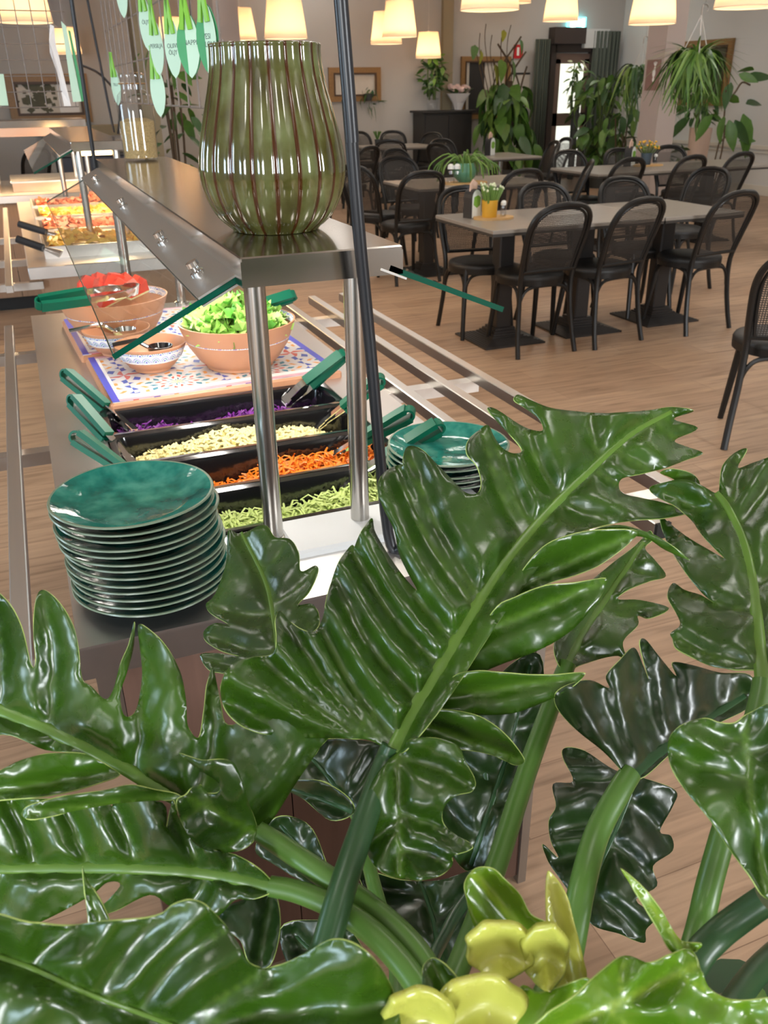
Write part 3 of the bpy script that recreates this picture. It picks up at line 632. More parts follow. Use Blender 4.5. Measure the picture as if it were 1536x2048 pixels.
for i in range(34):
    a = random.uniform(0, 2*PI); L = random.uniform(0.14, 0.3); hh = random.uniform(0.02, 0.1)
    MB().tube(spline([(0.03*math.cos(a), 0.03*math.sin(a), 0.13), (0.5*L*math.cos(a), 0.5*L*math.sin(a), 0.15+hh), (L*math.cos(a), L*math.sin(a), 0.12+hh*0.5), (1.12*L*math.cos(a), 1.12*L*math.sin(a), 0.012+random.random()*0.08)], 3), 0.0055, 5).build('strand', 'leaf_pale' if i % 3 else 'leaf_mid', tp_, True)
shaker((p.x-0.15, p.y+0.02, bz), 'tall shaker left on the oval board', 1.7); shaker((p.x-0.10, p.y+0.0, bz), 'second tall shaker beside the teal pot', 1.7)
p = PZ(957, 312, T); napkin_holder((5.3, 9.75, T), 0.5, 'napkin holder with blue-green label on the small far table', 1.15)
p = PZ(1290, 333, T); napkin_holder((p.x-0.12, p.y+0.1, T), 0.5, 'napkin holder on the right-hand table left of the yellow flowers', 1.1)
board((p.x+0.07, p.y+0.06, T), 0.17, 0.1, 'small wooden board under the yellow flowers on the right-hand table')
yf = thing('potted_flowers', 'yellow flowers in a blue-grey pot on the right-hand table', 'plant', (p.x+0.05, p.y+0.06, bz))
MB().lathe([(0.045, 0), (0.058, 0.11), (0.052, 0.11), (0, 0.095)], 18).build('pot', 'pot_blue', yf, True)
for i in range(34):
    a = i*2.4; q = 0.02+0.06*math.sqrt(i/34); c_ = Vector((q*1.5*math.cos(a), q*1.5*math.sin(a), 0.14+0.06*random.random()+0.03*(1-i/34)))
    MB().tube([(q*0.5*math.cos(a), q*0.5*math.sin(a), 0.09), c_], 0.003, 4).build('stem', 'stem_green', yf); MB().lathe([(0, -0.012), (0.016, 0), (0, 0.012)], 6, c_).build('flower', 'flower_orange' if i % 3 else 'leaf_pale', yf)
shaker((p.x+0.15, p.y+0.04, bz), 'pale shaker right of the yellow flowers', 1.1)
b_ = thing('small_cup', 'tiny dark cup with sprig on the far left table', 'cup', (4.75, 12.0, T)); MB().lathe([(0.03, 0), (0.04, 0.1), (0.034, 0.1), (0, 0.09)], 14).build('cup', 'pot_grey', b_, True)
for i in range(8):
    a = i*0.8; MB().tube([(0, 0, 0.08), (0.05*math.cos(a), 0.05*math.sin(a), 0.2)], [0.004, 0.012], 5).build('sprig', 'leaf_mid', b_)
# ------------------------------------------------------------------ dark cabinet with bouquet
ca, cb = PY(849, 230, BACKY-0.5).x, PY(945, 230, BACKY-0.5).x; ctz = PY(850, 222, BACKY-0.5).z
cb_ = thing('cabinet', 'tall dark cabinet against the back wall', 'cabinet', ((ca+cb)/2, BACKY-0.27, 0)); hw = (cb-ca)/2
MB().rbox(-hw, hw, -0.22, 0.22, 0.06, ctz-0.03, 0.004).build('body', 'cabinet_dark', cb_); MB().rbox(-hw-0.05, hw+0.05, -0.26, 0.24, ctz-0.03, ctz, 0.004).build('top', 'cabinet_dark', cb_)
for sx in (-1, 1): dd = MB().rbox(min(0.006*sx, (hw-0.02)*sx), max(0.006*sx, (hw-0.02)*sx), -0.236, -0.22, 0.09, ctz-0.06, 0.003).build('door', 'cabinet_dark', cb_); MB().lathe([(0.008, 0), (0.014, 0.02), (0, 0.026)], 10, (0.05*sx, -0.24, 0.65)).build('knob', 'steel_dull', dd, True)
MB().box(-hw+0.02, hw-0.02, -0.2, 0.2, 0, 0.06).build('plinth', 'dark_gap', cb_)
# ------------------------------------------------------------------ salad bar counter
ZC = 0.82
cx0, cx1, cy0, cy1 = -0.034, 0.735, 1.01, 3.03
WX0, WX1, WY0, WY1 = 0.075, 0.625, 1.243, 1.957
sc = thing('salad_bar', 'steel-topped salad bar counter with wood panels and tray rails', 'counter')
m = MB()
for b in ((cx0, WX0, cy0, cy1), (WX1, cx1, cy0, cy1), (WX0, WX1, cy0, WY0), (WX0, WX1, WY1, cy1)): m.box(b[0], b[1], b[2], b[3], ZC-0.004, ZC)
m.build('countertop', 'steel_top', sc)
m = MB(); m.box(cx0, cx1, cy0, cy0+0.004, ZC-0.05, ZC-0.004).box(cx0, cx1, cy1-0.004, cy1, ZC-0.05, ZC-0.004).box(cx0, cx0+0.004, cy0+0.004, cy1-0.004, ZC-0.05, ZC-0.004).box(cx1-0.004, cx1, cy0+0.004, cy1-0.004, ZC-0.05, ZC-0.004)
m.build('top_apron', 'steel', sc)
bx0, bx1, by0, by1 = 0.012, 0.715, 1.055, 2.985
for i in range(3):
    xa = bx0+(bx1-bx0)*i/3; xb = bx0+(bx1-bx0)*(i+1)/3
    MB().box(xa+0.001, xb-0.001, by0, by0+0.018, 0.02, ZC-0.052).build('front_panel', 'wood_panel', sc)
    MB().box(xa+0.001, xb-0.001, by1-0.018, by1, 0.02, ZC-0.052).build('back_panel', 'wood_panel', sc)
for i in range(4):
    ya = by0+0.02+(by1-by0-0.04)*i/4; yb = by0+0.02+(by1-by0-0.04)*(i+1)/4
    MB().box(bx0, bx0+0.018, ya+0.001, yb-0.001, 0.02, ZC-0.052).build('side_panel', 'wood_panel', sc); MB().box(bx1-0.018, bx1, ya+0.001, yb-0.001, 0.02, ZC-0.052).build('side_panel', 'wood_panel', sc)
MB().box(bx1-0.012, bx1+0.006, by0-0.006, by0+0.012, 0.0, ZC-0.052).build('corner_trim', 'steel_dull', sc)
MB().box(bx0+0.03, bx1-0.03, by0+0.03, by1-0.03, 0, 0.08).build('plinth', 'dark_gap', sc)
m = MB(); e = 0.012
m.box(WX0, WX1, WY0-0.0, WY0+e*0.5, ZC-0.15, ZC).box(WX0, WX1, WY1-e*0.5, WY1, ZC-0.15, ZC).box(WX0, WX0+e*0.5, WY0, WY1, ZC-0.15, ZC).box(WX1-e*0.5, WX1, WY0, WY1, ZC-0.15, ZC).box(WX0, WX1, WY0, WY1, ZC-0.155, ZC-0.15)
m.build('well', 'steel_dull', sc)
MB().rbox(0.30, 0.66, 1.125, 1.24, ZC, ZC+0.012, 0.004).build('front_ledge', 'white_strip', sc)
for rx in (0.825, 0.940, 1.060): rl = MB().rbox(rx-0.014, rx+0.014, 1.05, 3.06, ZC-0.058, ZC-0.03, 0.002).build('tray_rail', 'steel', sc); MB().box(rx-0.0145, rx+0.0145, 1.043, 1.05, ZC-0.0585, ZC-0.0295).build('end_cap', 'dark_gap', rl)
for rx in (-0.108, -0.222, -0.335): rl = MB().rbox(rx-0.0135, rx+0.0135, 0.99, 3.06, ZC-0.058, ZC-0.03, 0.002).build('tray_rail', 'steel', sc); MB().box(rx-0.014, rx+0.014, 0.983, 0.99, ZC-0.0585, ZC-0.0295).build('end_cap', 'dark_gap', rl)
for y in (1.2, 1.99, 2.83):
    MB().box(0.715, 1.066, y-0.02, y+0.02, ZC-0.088, ZC-0.058).box(0.715, 0.735, y-0.02, y+0.02, ZC-0.2, ZC-0.088).build('rail_bracket', 'steel', sc)
for y in (1.08, 1.93, 2.79):
    MB().box(-0.342, 0.012, y-0.018, y+0.018, ZC-0.088, ZC-0.058).box(-0.02, 0.012, y-0.018, y+0.018, ZC-0.2, ZC-0.088).build('rail_bracket', 'steel', sc)
# ------------------------------------------------------------------ sneeze guard
sg = thing('sneeze_guard', 'steel shelf on posts with slanted glass panes over the salad bar', 'sneeze guard')
sx0, sx1, sy0, sy1, sz0, sz1 = 0.257, 0.492, 1.150, 3.2, 1.236, 1.276
def shelf_parts(root, sx0, sx1, sy0, sy1, sz0, sz1, steel='steel_shelf'):
    m = MB(); m.rbox(sx0, sx1, sy0, sy1, sz1-0.006, sz1, 0.002)
    m.box(sx0, sx1, sy0, sy0+0.003, sz0, sz1-0.006).box(sx0, sx1, sy1-0.003, sy1, sz0, sz1-0.006).box(sx0, sx0+0.003, sy0+0.003, sy1-0.003, sz0, sz1-0.006).box(sx1-0.003, sx1, sy0+0.003, sy1-0.003, sz0, sz1-0.006)
    m.build('shelf', steel, root)
shelf_parts(sg, sx0, sx1, sy0, sy1, sz0, sz1)
for px_, py_ in ((0.285, 1.2), (0.434, 1.2), (0.285, 3.0), (0.455, 3.0)):
    po = MB().lathe([(0.0155, ZC), (0.0155, sz0+0.02)], 24, (px_, py_, 0)).build('post', 'steel_post', sg, True)
    MB().lathe([(0.024, ZC), (0.024, ZC+0.006), (0.0165, ZC+0.01)], 24, (px_, py_, 0)).build('post_collar', 'steel_post', po, True)
MB().box(0.345, 0.405, 1.30, 3.05, sz0-0.004, sz0+0.012).build('light_strip', 'panel_glow', sg)
area('shelf_light', (0.375, 2.15, sz0-0.006), (0, 0, 0), 0.06, 1.7, 5, (1, 0.95, 0.87))
MB().box(sx0+0.02, sx1-0.02, 1.6, 1.66, sz0-0.012, sz0).box(sx0+0.02, sx1-0.02, 2.5, 2.56, sz0-0.012, sz0).build('shelf_rib', 'steel_dull', sg)
def pane(root, a, b, y0, y1, th=0.008, mat_='guard_glass', clips=(1.34, 1.72, 2.2, 2.75), edges=True):
    a, b = Vector((a[0], 0, a[1])), Vector((b[0], 0, b[1])); t = (b-a).normalized(); n = Vector((-t.z, 0, t.x))
    if n.z < 0: n = -n
    def slab(m, u0, u1, v0, v1, w0, w1):
        vs = [a+t*u+n*w_+Vector((0, v, 0)) for w_ in (w0, w1) for v in (v0, v1) for u in (u0, u1)]
        m.add(vs, [(0, 2, 3, 1), (4, 5, 7, 6), (0, 1, 5, 4), (2, 6, 7, 3), (0, 4, 6, 2), (1, 3, 7, 5)])
    L = (b-a).length; e = 0.0015
    m = MB(); vs = [a+t*u+n*th/2+Vector((0, v, 0)) for v in (y0, y1) for u in (0, L)]; m.add(vs, [(0, 1, 3, 2)])
    g = m.build('glass_pane', mat_, root)
    m = MB(); slab(m, 0, L, y0, y0+e, 0, th); slab(m, L-e, L, y0+e, y1-e, 0, th*0.35); slab(m, 0, L, y1-e, y1, 0, th*0.5)
    if edges: m.build('glass_edge', 'glass_edge', g)
    return a, t, n, slab, L
a, t, n, slab, L = pane(sg, (0.263, 1.238), (0.082, 1.148), 1.190, 3.2)
m = MB(); slab(m, -0.004, 0.062, 1.188, 3.2, 0.0085, 0.0115); fl = m.build('clamp_plate', 'steel_dull', sg)
m = MB(); slab(m, -0.004, 0.062, 1.188, 3.2, -0.0035, -0.0005); m.build('clamp_plate', 'steel_dull', sg)
for y in (1.30, 1.62, 2.2, 2.85):
    c_ = a+t*0.036+n*0.0115+Vector((0, y, 0)); q = n.to_track_quat('Z', 'Y').to_matrix().to_4x4()
    m = MB(); m.lathe([(0.011, 0), (0.011, 0.004), (0.006, 0.006), (0.006, 0.011), (0.010, 0.013), (0.009, 0.02), (0, 0.022)], 16); m.v = [tuple(Matrix.Translation(c_) @ q @ Vector(v)) for v in m.v]; m.build('bolt', 'chrome', fl, True)
a, t, n, slab, L = pane(sg, (0.470, 1.242), (0.658, 1.164), 1.150, 3.2)
m = MB(); slab(m, -0.012, 0.03, 1.148, 3.2, -0.0035, -0.0005); m.build('clamp_plate', 'steel_dull', sg)
# ------------------------------------------------------------------ food pans
def pan(i, label):
    y0 = 1.25+0.1765*i; y1 = y0+0.1735; x0, x1 = 0.083, 0.617
    r = thing('food_pan', label, 'pan', ((x0+x1)/2, (y0+y1)/2, ZC-0.1), 0, 'black food pans'); hx, hy = (x1-x0)/2, (y1-y0)/2; b = 0.014
    m = MB()
    def ring(hx, hy, z, rad): return [(sx*(hx-rad)+rad*math.cos(an), sy*(hy-rad)+rad*math.sin(an), z) for (sx, sy, a0) in ((1, 1, 0), (-1, 1, PI/2), (-1, -1, PI), (1, -1, 1.5*PI)) for an in (a0, a0+PI/6, a0+PI/3, a0+PI/2)]
    rings = [ring(hx, hy, 0.098, 0.012), ring(hx, hy, 0.106, 0.012), ring(hx-b, hy-b, 0.104, 0.02), ring(hx-b-0.006, hy-b-0.004, 0.08, 0.02), ring(hx-b-0.012, hy-b-0.007, 0.004, 0.02)]
    vs = sum(rings, []); fs = []
    for k in range(4):
        for j in range(16): fs.append((k*16+j, k*16+(j+1) % 16, k*16+16+(j+1) % 16, k*16+16+j))
    fs.append(tuple(range(64, 80))); m.add(vs, fs); o = m.build('body', 'black_pan', r, 50)
    md = o.modifiers.new('s', 'SOLIDIFY'); md.thickness = 0.002
    return (x0+x1)/2, (y0+y1)/2, hx-b-0.016, hy-b-0.012
def shreds(name, label, cat, matn, cx, cy, hx, hy, z0, hfun, n, L, wd, curl=0.4, seed=1, mats=None):
    rnd = random.Random(seed); m = MB()
    # body of the heap below the loose pieces
    nx, ny = 22, 8
    vs = [(cx-hx+2*hx*i/nx, cy-hy+2*hy*j/ny, z0+hfun(i/nx, j/ny)*0.85+rnd.uniform(-0.003, 0.003)) for j in range(ny+1) for i in range(nx+1)]
    m.add(vs, [(j*(nx+1)+i, j*(nx+1)+i+1, (j+1)*(nx+1)+i+1, (j+1)*(nx+1)+i) for j in range(ny) for i in range(nx)])
    for k in range(n):
        u, v = rnd.random(), rnd.random(); x, y = cx-hx*0.97+1.94*hx*u, cy-hy*0.95+1.9*hy*v; z = z0+hfun(u, v)*(0.88+0.16*rnd.random())
        az = rnd.uniform(0, 2*PI); el = rnd.gauss(0.05, 0.35); l = L*rnd.uniform(0.5, 1.2); d = Vector((math.cos(az)*math.cos(el), math.sin(az)*math.cos(el), math.sin(el))); up = Vector((0, 0, 1)); sd = d.cross(up).normalized()*wd*0.5; bow = up*l*curl*rnd.uniform(-0.2, 0.6)
        p = Vector((x, y, z)); a, b, c_ = p-d*l/2, p+bow, p+d*l/2
        for q in (a, b, c_): q.x = min(max(q.x, cx-hx), cx+hx); q.y = min(max(q.y, cy-hy), cy+hy)
        h_ = up*wd*0.45
        m.cm = k % len(mats) if mats else 0
        m.add([a-sd, a+sd, a+h_, b-sd, b+sd, b+h_, c_-sd, c_+sd, c_+h_], [(0, 1, 4, 3), (1, 2, 5, 4), (2, 0, 3, 5), (3, 4, 7, 6), (4, 5, 8, 7), (5, 3, 6, 8), (0, 2, 1), (6, 7, 8)])
    o = m.build(name, mats if mats else matn); return tag(o, label, cat, kind='stuff')
g = pan(0, 'black food pan nearest the white ledge, with shredded white cabbage'); shreds('shredded_cabbage', 'shredded pale green cabbage in the nearest pan', 'food', 'cabbage', *g, ZC-0.085, lambda u, v: 0.036+0.034*u*v+0.008*math.sin(9*u), 1500, 0.03, 0.004, 0.6, 3)
g = pan(1, 'black food pan with grated carrot, second from the white ledge'); shreds('grated_carrot', 'grated orange carrot in the second pan', 'food', 'carrot', *g, ZC-0.085, lambda u, v: 0.026+0.062*max(0, u-0.1)*(0.5+0.5*v)+0.008*math.sin(13*u), 1500, 0.028, 0.0042, 0.4, 4)
g = pan(2, 'black food pan with pale grated egg, third from the white ledge'); shreds('grated_egg', 'pale yellow chopped egg in the third pan', 'food', 'egg_pasta', *g, ZC-0.085, lambda u, v: 0.036+0.042*math.sin(PI*min(1, u*1.05))*(0.5+0.5*v)+0.006*math.sin(17*u), 1700, 0.016, 0.0062, 0.3, 5)
g = pan(3, 'black food pan with red cabbage, next to the tile tray'); shreds('red_cabbage', 'purple shredded red cabbage in the farthest pan', 'food', 'red_cabbage', *g, ZC-0.085, lambda u, v: 0.028+0.024*abs(math.sin(5.5*u+1)), 600, 0.03, 0.0045, 0.7, 6)
# ------------------------------------------------------------------ tongs
def tongs(tail, head, label, group, roll=0.0, opening=0.055, grip=0.62, wdt=0.019):
    tail, head = Vector(tail), Vector(head); L = (head-tail).length
    r = thing('tongs', label, 'tongs', tail, 0, group); xa = (head-tail).normalized(); z = Vector((0, 0, 1)); z = (z-xa*z.dot(xa)).normalized(); y = z.cross(xa)
    R_ = Matrix((xa, y, z)).transposed().to_4x4(); R_ = R_ @ Matrix.Rotation(roll, 4, 'X')
    r.rotation_mode = 'QUATERNION'; r.rotation_quaternion = R_.to_quaternion()
    def strip(pts, w0, w1, th, name, mt, par):
        m = MB(); n = len(pts); vs = []
        for i, p in enumerate(pts):
            a = Vector(pts[max(0, i-1)]); b = Vector(pts[min(n-1, i+1)]); t = (b-a).normalized(); nn = Vector((-t.y, t.x, 0)); w_ = w0+(w1-w0)*i/(n-1); p = Vector(p)
            vs += [p+nn*th+Vector((0, 0, -w_)), p+nn*th+Vector((0, 0, w_)), p-nn*th+Vector((0, 0, w_)), p-nn*th+Vector((0, 0, -w_))]
        fs = [(0, 1, 2, 3), tuple(4*(n-1)+i for i in (3, 2, 1, 0))]
        for i in range(n-1):
            for k in range(4): fs.append((4*i+k, 4*i+4+k, 4*i+4+(k+1) % 4, 4*i+(k+1) % 4))
        m.add(vs, fs); return m.build(name, mt, par, 50)
    hw = opening*L*0.5
    strip([(0.010+0.011*math.cos(a), 0.011*math.sin(a), 0) for a in [PI*0.5+PI*i/10 for i in range(11)]], wdt*0.55, wdt*0.55, 0.0022, 'spring_bow', 'tongs_green', r)
    for s in (-1, 1):
        arm = [(0.010+(L-0.010)*i/10, s*(0.011+(hw-0.011)*min(1, i/7.0)*1.0-0.5*max(0, i-7)/3*hw), 0) for i in range(11)]
        ar = strip(arm, wdt*0.5, wdt*0.42, 0.0012, 'arm', 'chrome', r)
        k = max(2, int(10*grip)); strip([arm[0]]+[(p[0], p[1]+0.0007*s, p[2]) for p in arm[1:k+1]], wdt*0.66, wdt*0.62, 0.0055, 'grip', 'tongs_green', ar)
        strip([(arm[9][0], arm[9][1], 0), (L, arm[10][1], 0), (L+0.012, arm[10][1]-s*0.008, 0)], wdt*0.6, wdt*0.8, 0.0012, 'jaw', 'chrome', ar)
    return r
gl = 'green-handled tongs in the pans'
tongs(PZ(128, 745, 0.885), PZ(268, 862, 0.79), 'green-handled tongs leaning left out of the red cabbage pan', gl, 1.2)
tongs(PZ(143, 795, 0.885), PZ(262, 925, 0.79), 'green-handled tongs leaning left out of the egg pan', gl, 1.25)
tongs(PZ(146, 868, 0.885), PZ(300, 975, 0.79), 'green-handled tongs leaning left out of the carrot pan above the plates', gl, 1.2)
tongs(PZ(168, 952, 0.885), PZ(300, 1055, 0.79), 'green-handled tongs almost hidden behind the left plate stack', gl, 1.2)
tongs(PZ(690, 706, 0.905), PZ(572, 805, 0.79), 'green-handled tongs leaning right out of the red cabbage pan', gl, 0.75, 0.24)
tongs(PZ(766, 755, 0.905), PZ(640, 850, 0.79), 'green-handled tongs leaning right out of the egg pan behind the cable', gl, 1.3)
tongs(PZ(826, 822, 0.905), PZ(660, 915, 0.79), 'green-handled tongs leaning right out of the carrot pan', gl, 1.3)
tongs(PZ(884, 848, 0.905), PZ(690, 965, 0.80), 'green-handled tongs between the carrot pan and the right plate stack', gl, 1.3)
# ------------------------------------------------------------------ tile trays and bowls
def tray(x0, x1, y0, y1, rz, label):
    r = thing('serving_tray', label, 'tray', ((x0+x1)/2, (y0+y1)/2, ZC), rz, 'painted serving trays'); hx, hy = (x1-x0)/2, (y1-y0)/2
    MB().rbox(-hx, hx, -hy, hy, 0, 0.018, 0.005).build('base', 'terracotta', r)
    MB().rbox(-hx+0.006, hx-0.006, -hy+0.006, hy-0.006, 0.018, 0.020, 0.001).build('painted_face', 'tile_paint', r)
    b = mat('border_blue', srgb(70, 78, 190), 0.3) if 'border_blue' not in MATS else MATS['border_blue']; b2 = mat('border_pink', srgb(206, 160, 170), 0.4, var=0.25, vscale=60) if 'border_pink' not in MATS else MATS['border_pink']
    b3 = mat('border_white', srgb(236, 234, 230), 0.3, var=0.1, vscale=80) if 'border_white' not in MATS else MATS['border_white']
    MB().box(-hx+0.006, -hx+0.022, -hy+0.006, hy-0.006, 0.020, 0.0212).build('blue_border', b, r); MB().box(hx-0.022, hx-0.006, -hy+0.006, hy-0.006, 0.020, 0.0212).build('blue_border', b, r)
    MB().box(-hx+0.022, hx-0.022, -hy+0.006, -hy+0.022, 0.020, 0.0212).build('pink_border', b2, r); MB().box(-hx+0.022, hx-0.022, hy-0.022, hy-0.006, 0.020, 0.0212).build('pink_border', b2, r)
    MB().box(-hx+0.022, hx-0.022, -hy+0.022, -hy+0.046, 0.020, 0.0208).box(-hx+0.022, -hx+0.03, -hy+0.046, hy-0.022, 0.020, 0.0208).build('white_border', b3, r)
    return r
tray(0.098, 0.668, 1.963, 2.378, math.radians(3), 'painted tile serving tray next to the red cabbage pan')
tray(0.066, 0.640, 2.405, 2.86, math.radians(3), 'painted tile serving tray farther back under the red fruit bowl')
ZT = ZC+0.0213
def bowl(x, y, R, H, base, label, band=False):
    r = thing('serving_bowl', label, 'bowl', (x, y, ZT), 0, 'terracotta serving bowls')
    prof = [(base, 0), (base, 0.006), (base+0.28*(R-base), H*0.18), (base+0.66*(R-base), H*0.5), (R*0.97, H*0.88), (R, H), (R*0.975, H), (R*0.94, H*0.86), (base+0.6*(R-base), H*0.5), (base+0.2*(R-base), H*0.2), (base*0.8, 0.012), (0, 0.012)]
    MB().lathe(prof, 48).build('body', 'terracotta', r, 50)
    if band: MB().lathe([(base+0.60*(R-base)+0.0012, H*0.45), (base+0.68*(R-base)+0.0012, H*0.5), (R*0.97+0.0012, H*0.88)], 48, caps=False).build('painted_band', 'bowl_band', r, True)
    else: MB().lathe([(R*0.972, H*0.995), (R*0.938, H*0.86), (base+0.75*(R-base), H*0.62)], 48, caps=False).build('painted_lining', 'bowl_band', r, True)
    return r
bowl(0.455, 2.135, 0.148, 0.115, 0.085, 'large terracotta bowl full of green lettuce')
bowl(0.197, 2.56, 0.152, 0.115, 0.09, 'large terracotta bowl of red fruit at the far left of the trays')
bowl(0.240, 2.185, 0.090, 0.068, 0.045, 'small patterned bowl nearest the pans with a black ladle', True)
bowl(0.178, 2.375, 0.089, 0.068, 0.045, 'small patterned bowl farther back with a steel ladle', True)
def ladle(bx, by, tail, label, matn):
    r = thing('ladle', label, 'ladle'); c_ = Vector((bx, by, ZT+0.045)); tail = Vector(tail)
    m = MB(); m.lathe([(0.004, -0.026), (0.02, -0.022), (0.03, -0.008), (0.032, 0.004), (0.030, 0.004), (0.026, -0.008), (0.0, -0.02)], 20, c_+Vector((0, 0, 0.012))); m.build('scoop', matn, r, True)
    MB().tube(spline([c_+Vector((-0.03, 0, 0.016)), c_+Vector((-0.05, 0.0, 0.03)), (c_+tail)/2+Vector((0, 0, 0.02)), tail], 5), 0.0055, 8).build('handle', matn, r, True)
ladle(0.262, 2.17, PZ(225, 690, 0.915), 'black ladle resting in the nearest small bowl', 'black_pan')
ladle(0.20, 2.38, PZ(138, 662, 0.915), 'steel ladle resting in the farther small bowl', 'chrome')
shreds('seed_mix', 'pale seeds in the nearest small bowl', 'food', 'grain', 0.240, 2.185, 0.04, 0.04, ZT+0.012, lambda u, v: 0.02, 160, 0.01, 0.004, 0.2, 8)
shreds('crouton_mix', 'pale topping in the farther small bowl', 'food', 'egg_pasta', 0.178, 2.375, 0.04, 0.04, ZT+0.012, lambda u, v: 0.022, 160, 0.012, 0.006, 0.2, 9)
# lettuce
rnd = random.Random(11); m = MB()
def crumple(m, c_, nrm, sz, rnd):
    n_ = 5; t1 = nrm.orthogonal().normalized(); t1 = Matrix.Rotation(rnd.uniform(0, 6.28), 3, nrm) @ t1; t2 = nrm.cross(t1); f1, f2, ph = rnd.uniform(2, 5), rnd.uniform(2, 5), rnd.uniform(0, 6)
    vs = []
    for j in range(n_+1):
        for i in range(n_+1):
            u, v = i/n_-0.5, j/n_-0.5; rr = 1+0.25*math.sin(7*math.atan2(v, u)+ph)
            vs.append(c_+(t1*u+t2*v)*sz*rr+nrm*sz*(0.22*math.sin(f1*u*4+ph)*math.cos(f2*v*4)+0.5*(u*u+v*v)))
    m.add(vs, [(j*(n_+1)+i, j*(n_+1)+i+1, (j+1)*(n_+1)+i+1, (j+1)*(n_+1)+i) for j in range(n_) for i in range(n_)])
for k_ in range(170):
    a, q = rnd.uniform(0, 2*PI), 0.108*math.sqrt(rnd.random()); c_ = Vector((0.455+q*math.cos(a), 2.135+q*math.sin(a), ZT+0.085+0.06*(1-(q/0.135)**2)+rnd.uniform(-0.02, 0.012)))
    nr = Vector((0.6*math.cos(a)*q/0.13+rnd.gauss(0, 0.4), 0.6*math.sin(a)*q/0.13+rnd.gauss(0, 0.4), 1)).normalized(); m.cm = 1 if rnd.random() < 0.3 else 0; crumple(m, c_, nr, rnd.uniform(0.04, 0.065), rnd)
tag(m.build('lettuce', ['lettuce', 'lettuce_dark'], None, 60), 'heap of chopped bright green lettuce in the large bowl', 'lettuce', kind='stuff')
# red fruit wedges
w0 = None
for k_ in range(17):
    a, q = rnd.uniform(0, 2*PI), 0.078*math.sqrt((k_+0.5)/17); x, y = 0.197+q*math.cos(k_*2.4), 2.56+q*math.sin(k_*2.4)
    if w0 is None:
        w0 = thing('fruit_wedge', 'red melon wedge heaped in the far terracotta bowl', 'fruit', (0, 0, 0), 0, 'red melon wedges in the far bowl')
        Mx = Matrix.Rotation(PI/2, 4, 'X'); MB().prism([(-0.05, 0), (0.05, 0), (0.035, 0.04), (0.0, 0.062), (-0.03, 0.045)], -0.011, 0.011, Mx).build('flesh', 'red_flesh', w0); MB().prism([(-0.052, -0.006), (0.052, -0.006), (0.05, 0), (-0.05, 0)], -0.011, 0.011, Mx).build('rind', 'rind_pale', w0); o = w0
    else: o = dup(w0, (0, 0, 0))
    o.scale = (0.85,)*3; o.location = (x, y, ZT+0.09+0.04*(1-(q/0.13)**2)); o.rotation_euler = (rnd.uniform(-1.0, 1.0), rnd.uniform(-0.3, 0.3), rnd.uniform(0.2, 2.2))
tongs(PZ(72, 608, 1.0), PZ(268, 578, 1.005), 'green-handled tongs lying across the red fruit bowl', 'tongs on the bowls', 0.6, 0.13, 0.5, 0.022)
tongs(PZ(590, 590, 0.995), PZ(430, 640, 0.95), 'green-handled tongs lying on the lettuce behind the post', 'tongs on the bowls', 0.7, 0.12, 0.6)
# ------------------------------------------------------------------ plates
def make_plate():
    R = 0.112
    m = MB(); wob = lambda a, z: 1+0.006*math.sin(3*a+0.5)+0.004*math.sin(5*a)
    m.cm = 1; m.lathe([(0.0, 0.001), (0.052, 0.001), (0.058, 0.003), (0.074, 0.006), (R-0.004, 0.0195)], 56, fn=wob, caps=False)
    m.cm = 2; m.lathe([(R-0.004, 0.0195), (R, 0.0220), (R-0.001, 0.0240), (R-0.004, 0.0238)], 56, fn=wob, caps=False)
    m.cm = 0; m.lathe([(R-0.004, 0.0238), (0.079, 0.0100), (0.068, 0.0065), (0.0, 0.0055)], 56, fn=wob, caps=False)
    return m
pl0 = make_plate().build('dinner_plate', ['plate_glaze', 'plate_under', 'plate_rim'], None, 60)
ordw = ['lowest', 'second', 'third', 'fourth', 'fifth', 'sixth', 'seventh', 'eighth', 'ninth', 'tenth', 'eleventh', 'twelfth', 'topmost']
def put_plate(first, x, y, z, rz, label, group):
    o = pl0 if first else pl0.copy()
    if not first: COL.objects.link(o)
    o.location = (x, y, z); o.rotation_euler = (0, 0, rz); tag(o, label, 'plate', group); return o
for i in range(13):
    lb = 'teal glazed plate, topmost of the tall left stack' if i == 12 else 'teal glazed plate in the tall left stack, %s from the bottom' % ordw[i] if i else 'teal glazed plate at the bottom of the tall left stack'
    put_plate(i == 0, 0.084+random.uniform(-0.003, 0.003)-0.0008*i, 1.130+random.uniform(-0.003, 0.003), ZC+0.0112*i, random.uniform(0, 6), lb, 'plates in the left stack')
for i in range(5):
    lb = 'teal glazed plate, topmost of the short right stack' if i == 4 else 'teal glazed plate in the short right stack, %s from the bottom' % ordw[i] if i else 'teal glazed plate at the bottom of the short right stack'
    put_plate(False, 0.652+random.uniform(-0.003, 0.003), 1.318+random.uniform(-0.003, 0.003), ZC+0.0116*i, random.uniform(0, 6), lb, 'plates in the right stack')
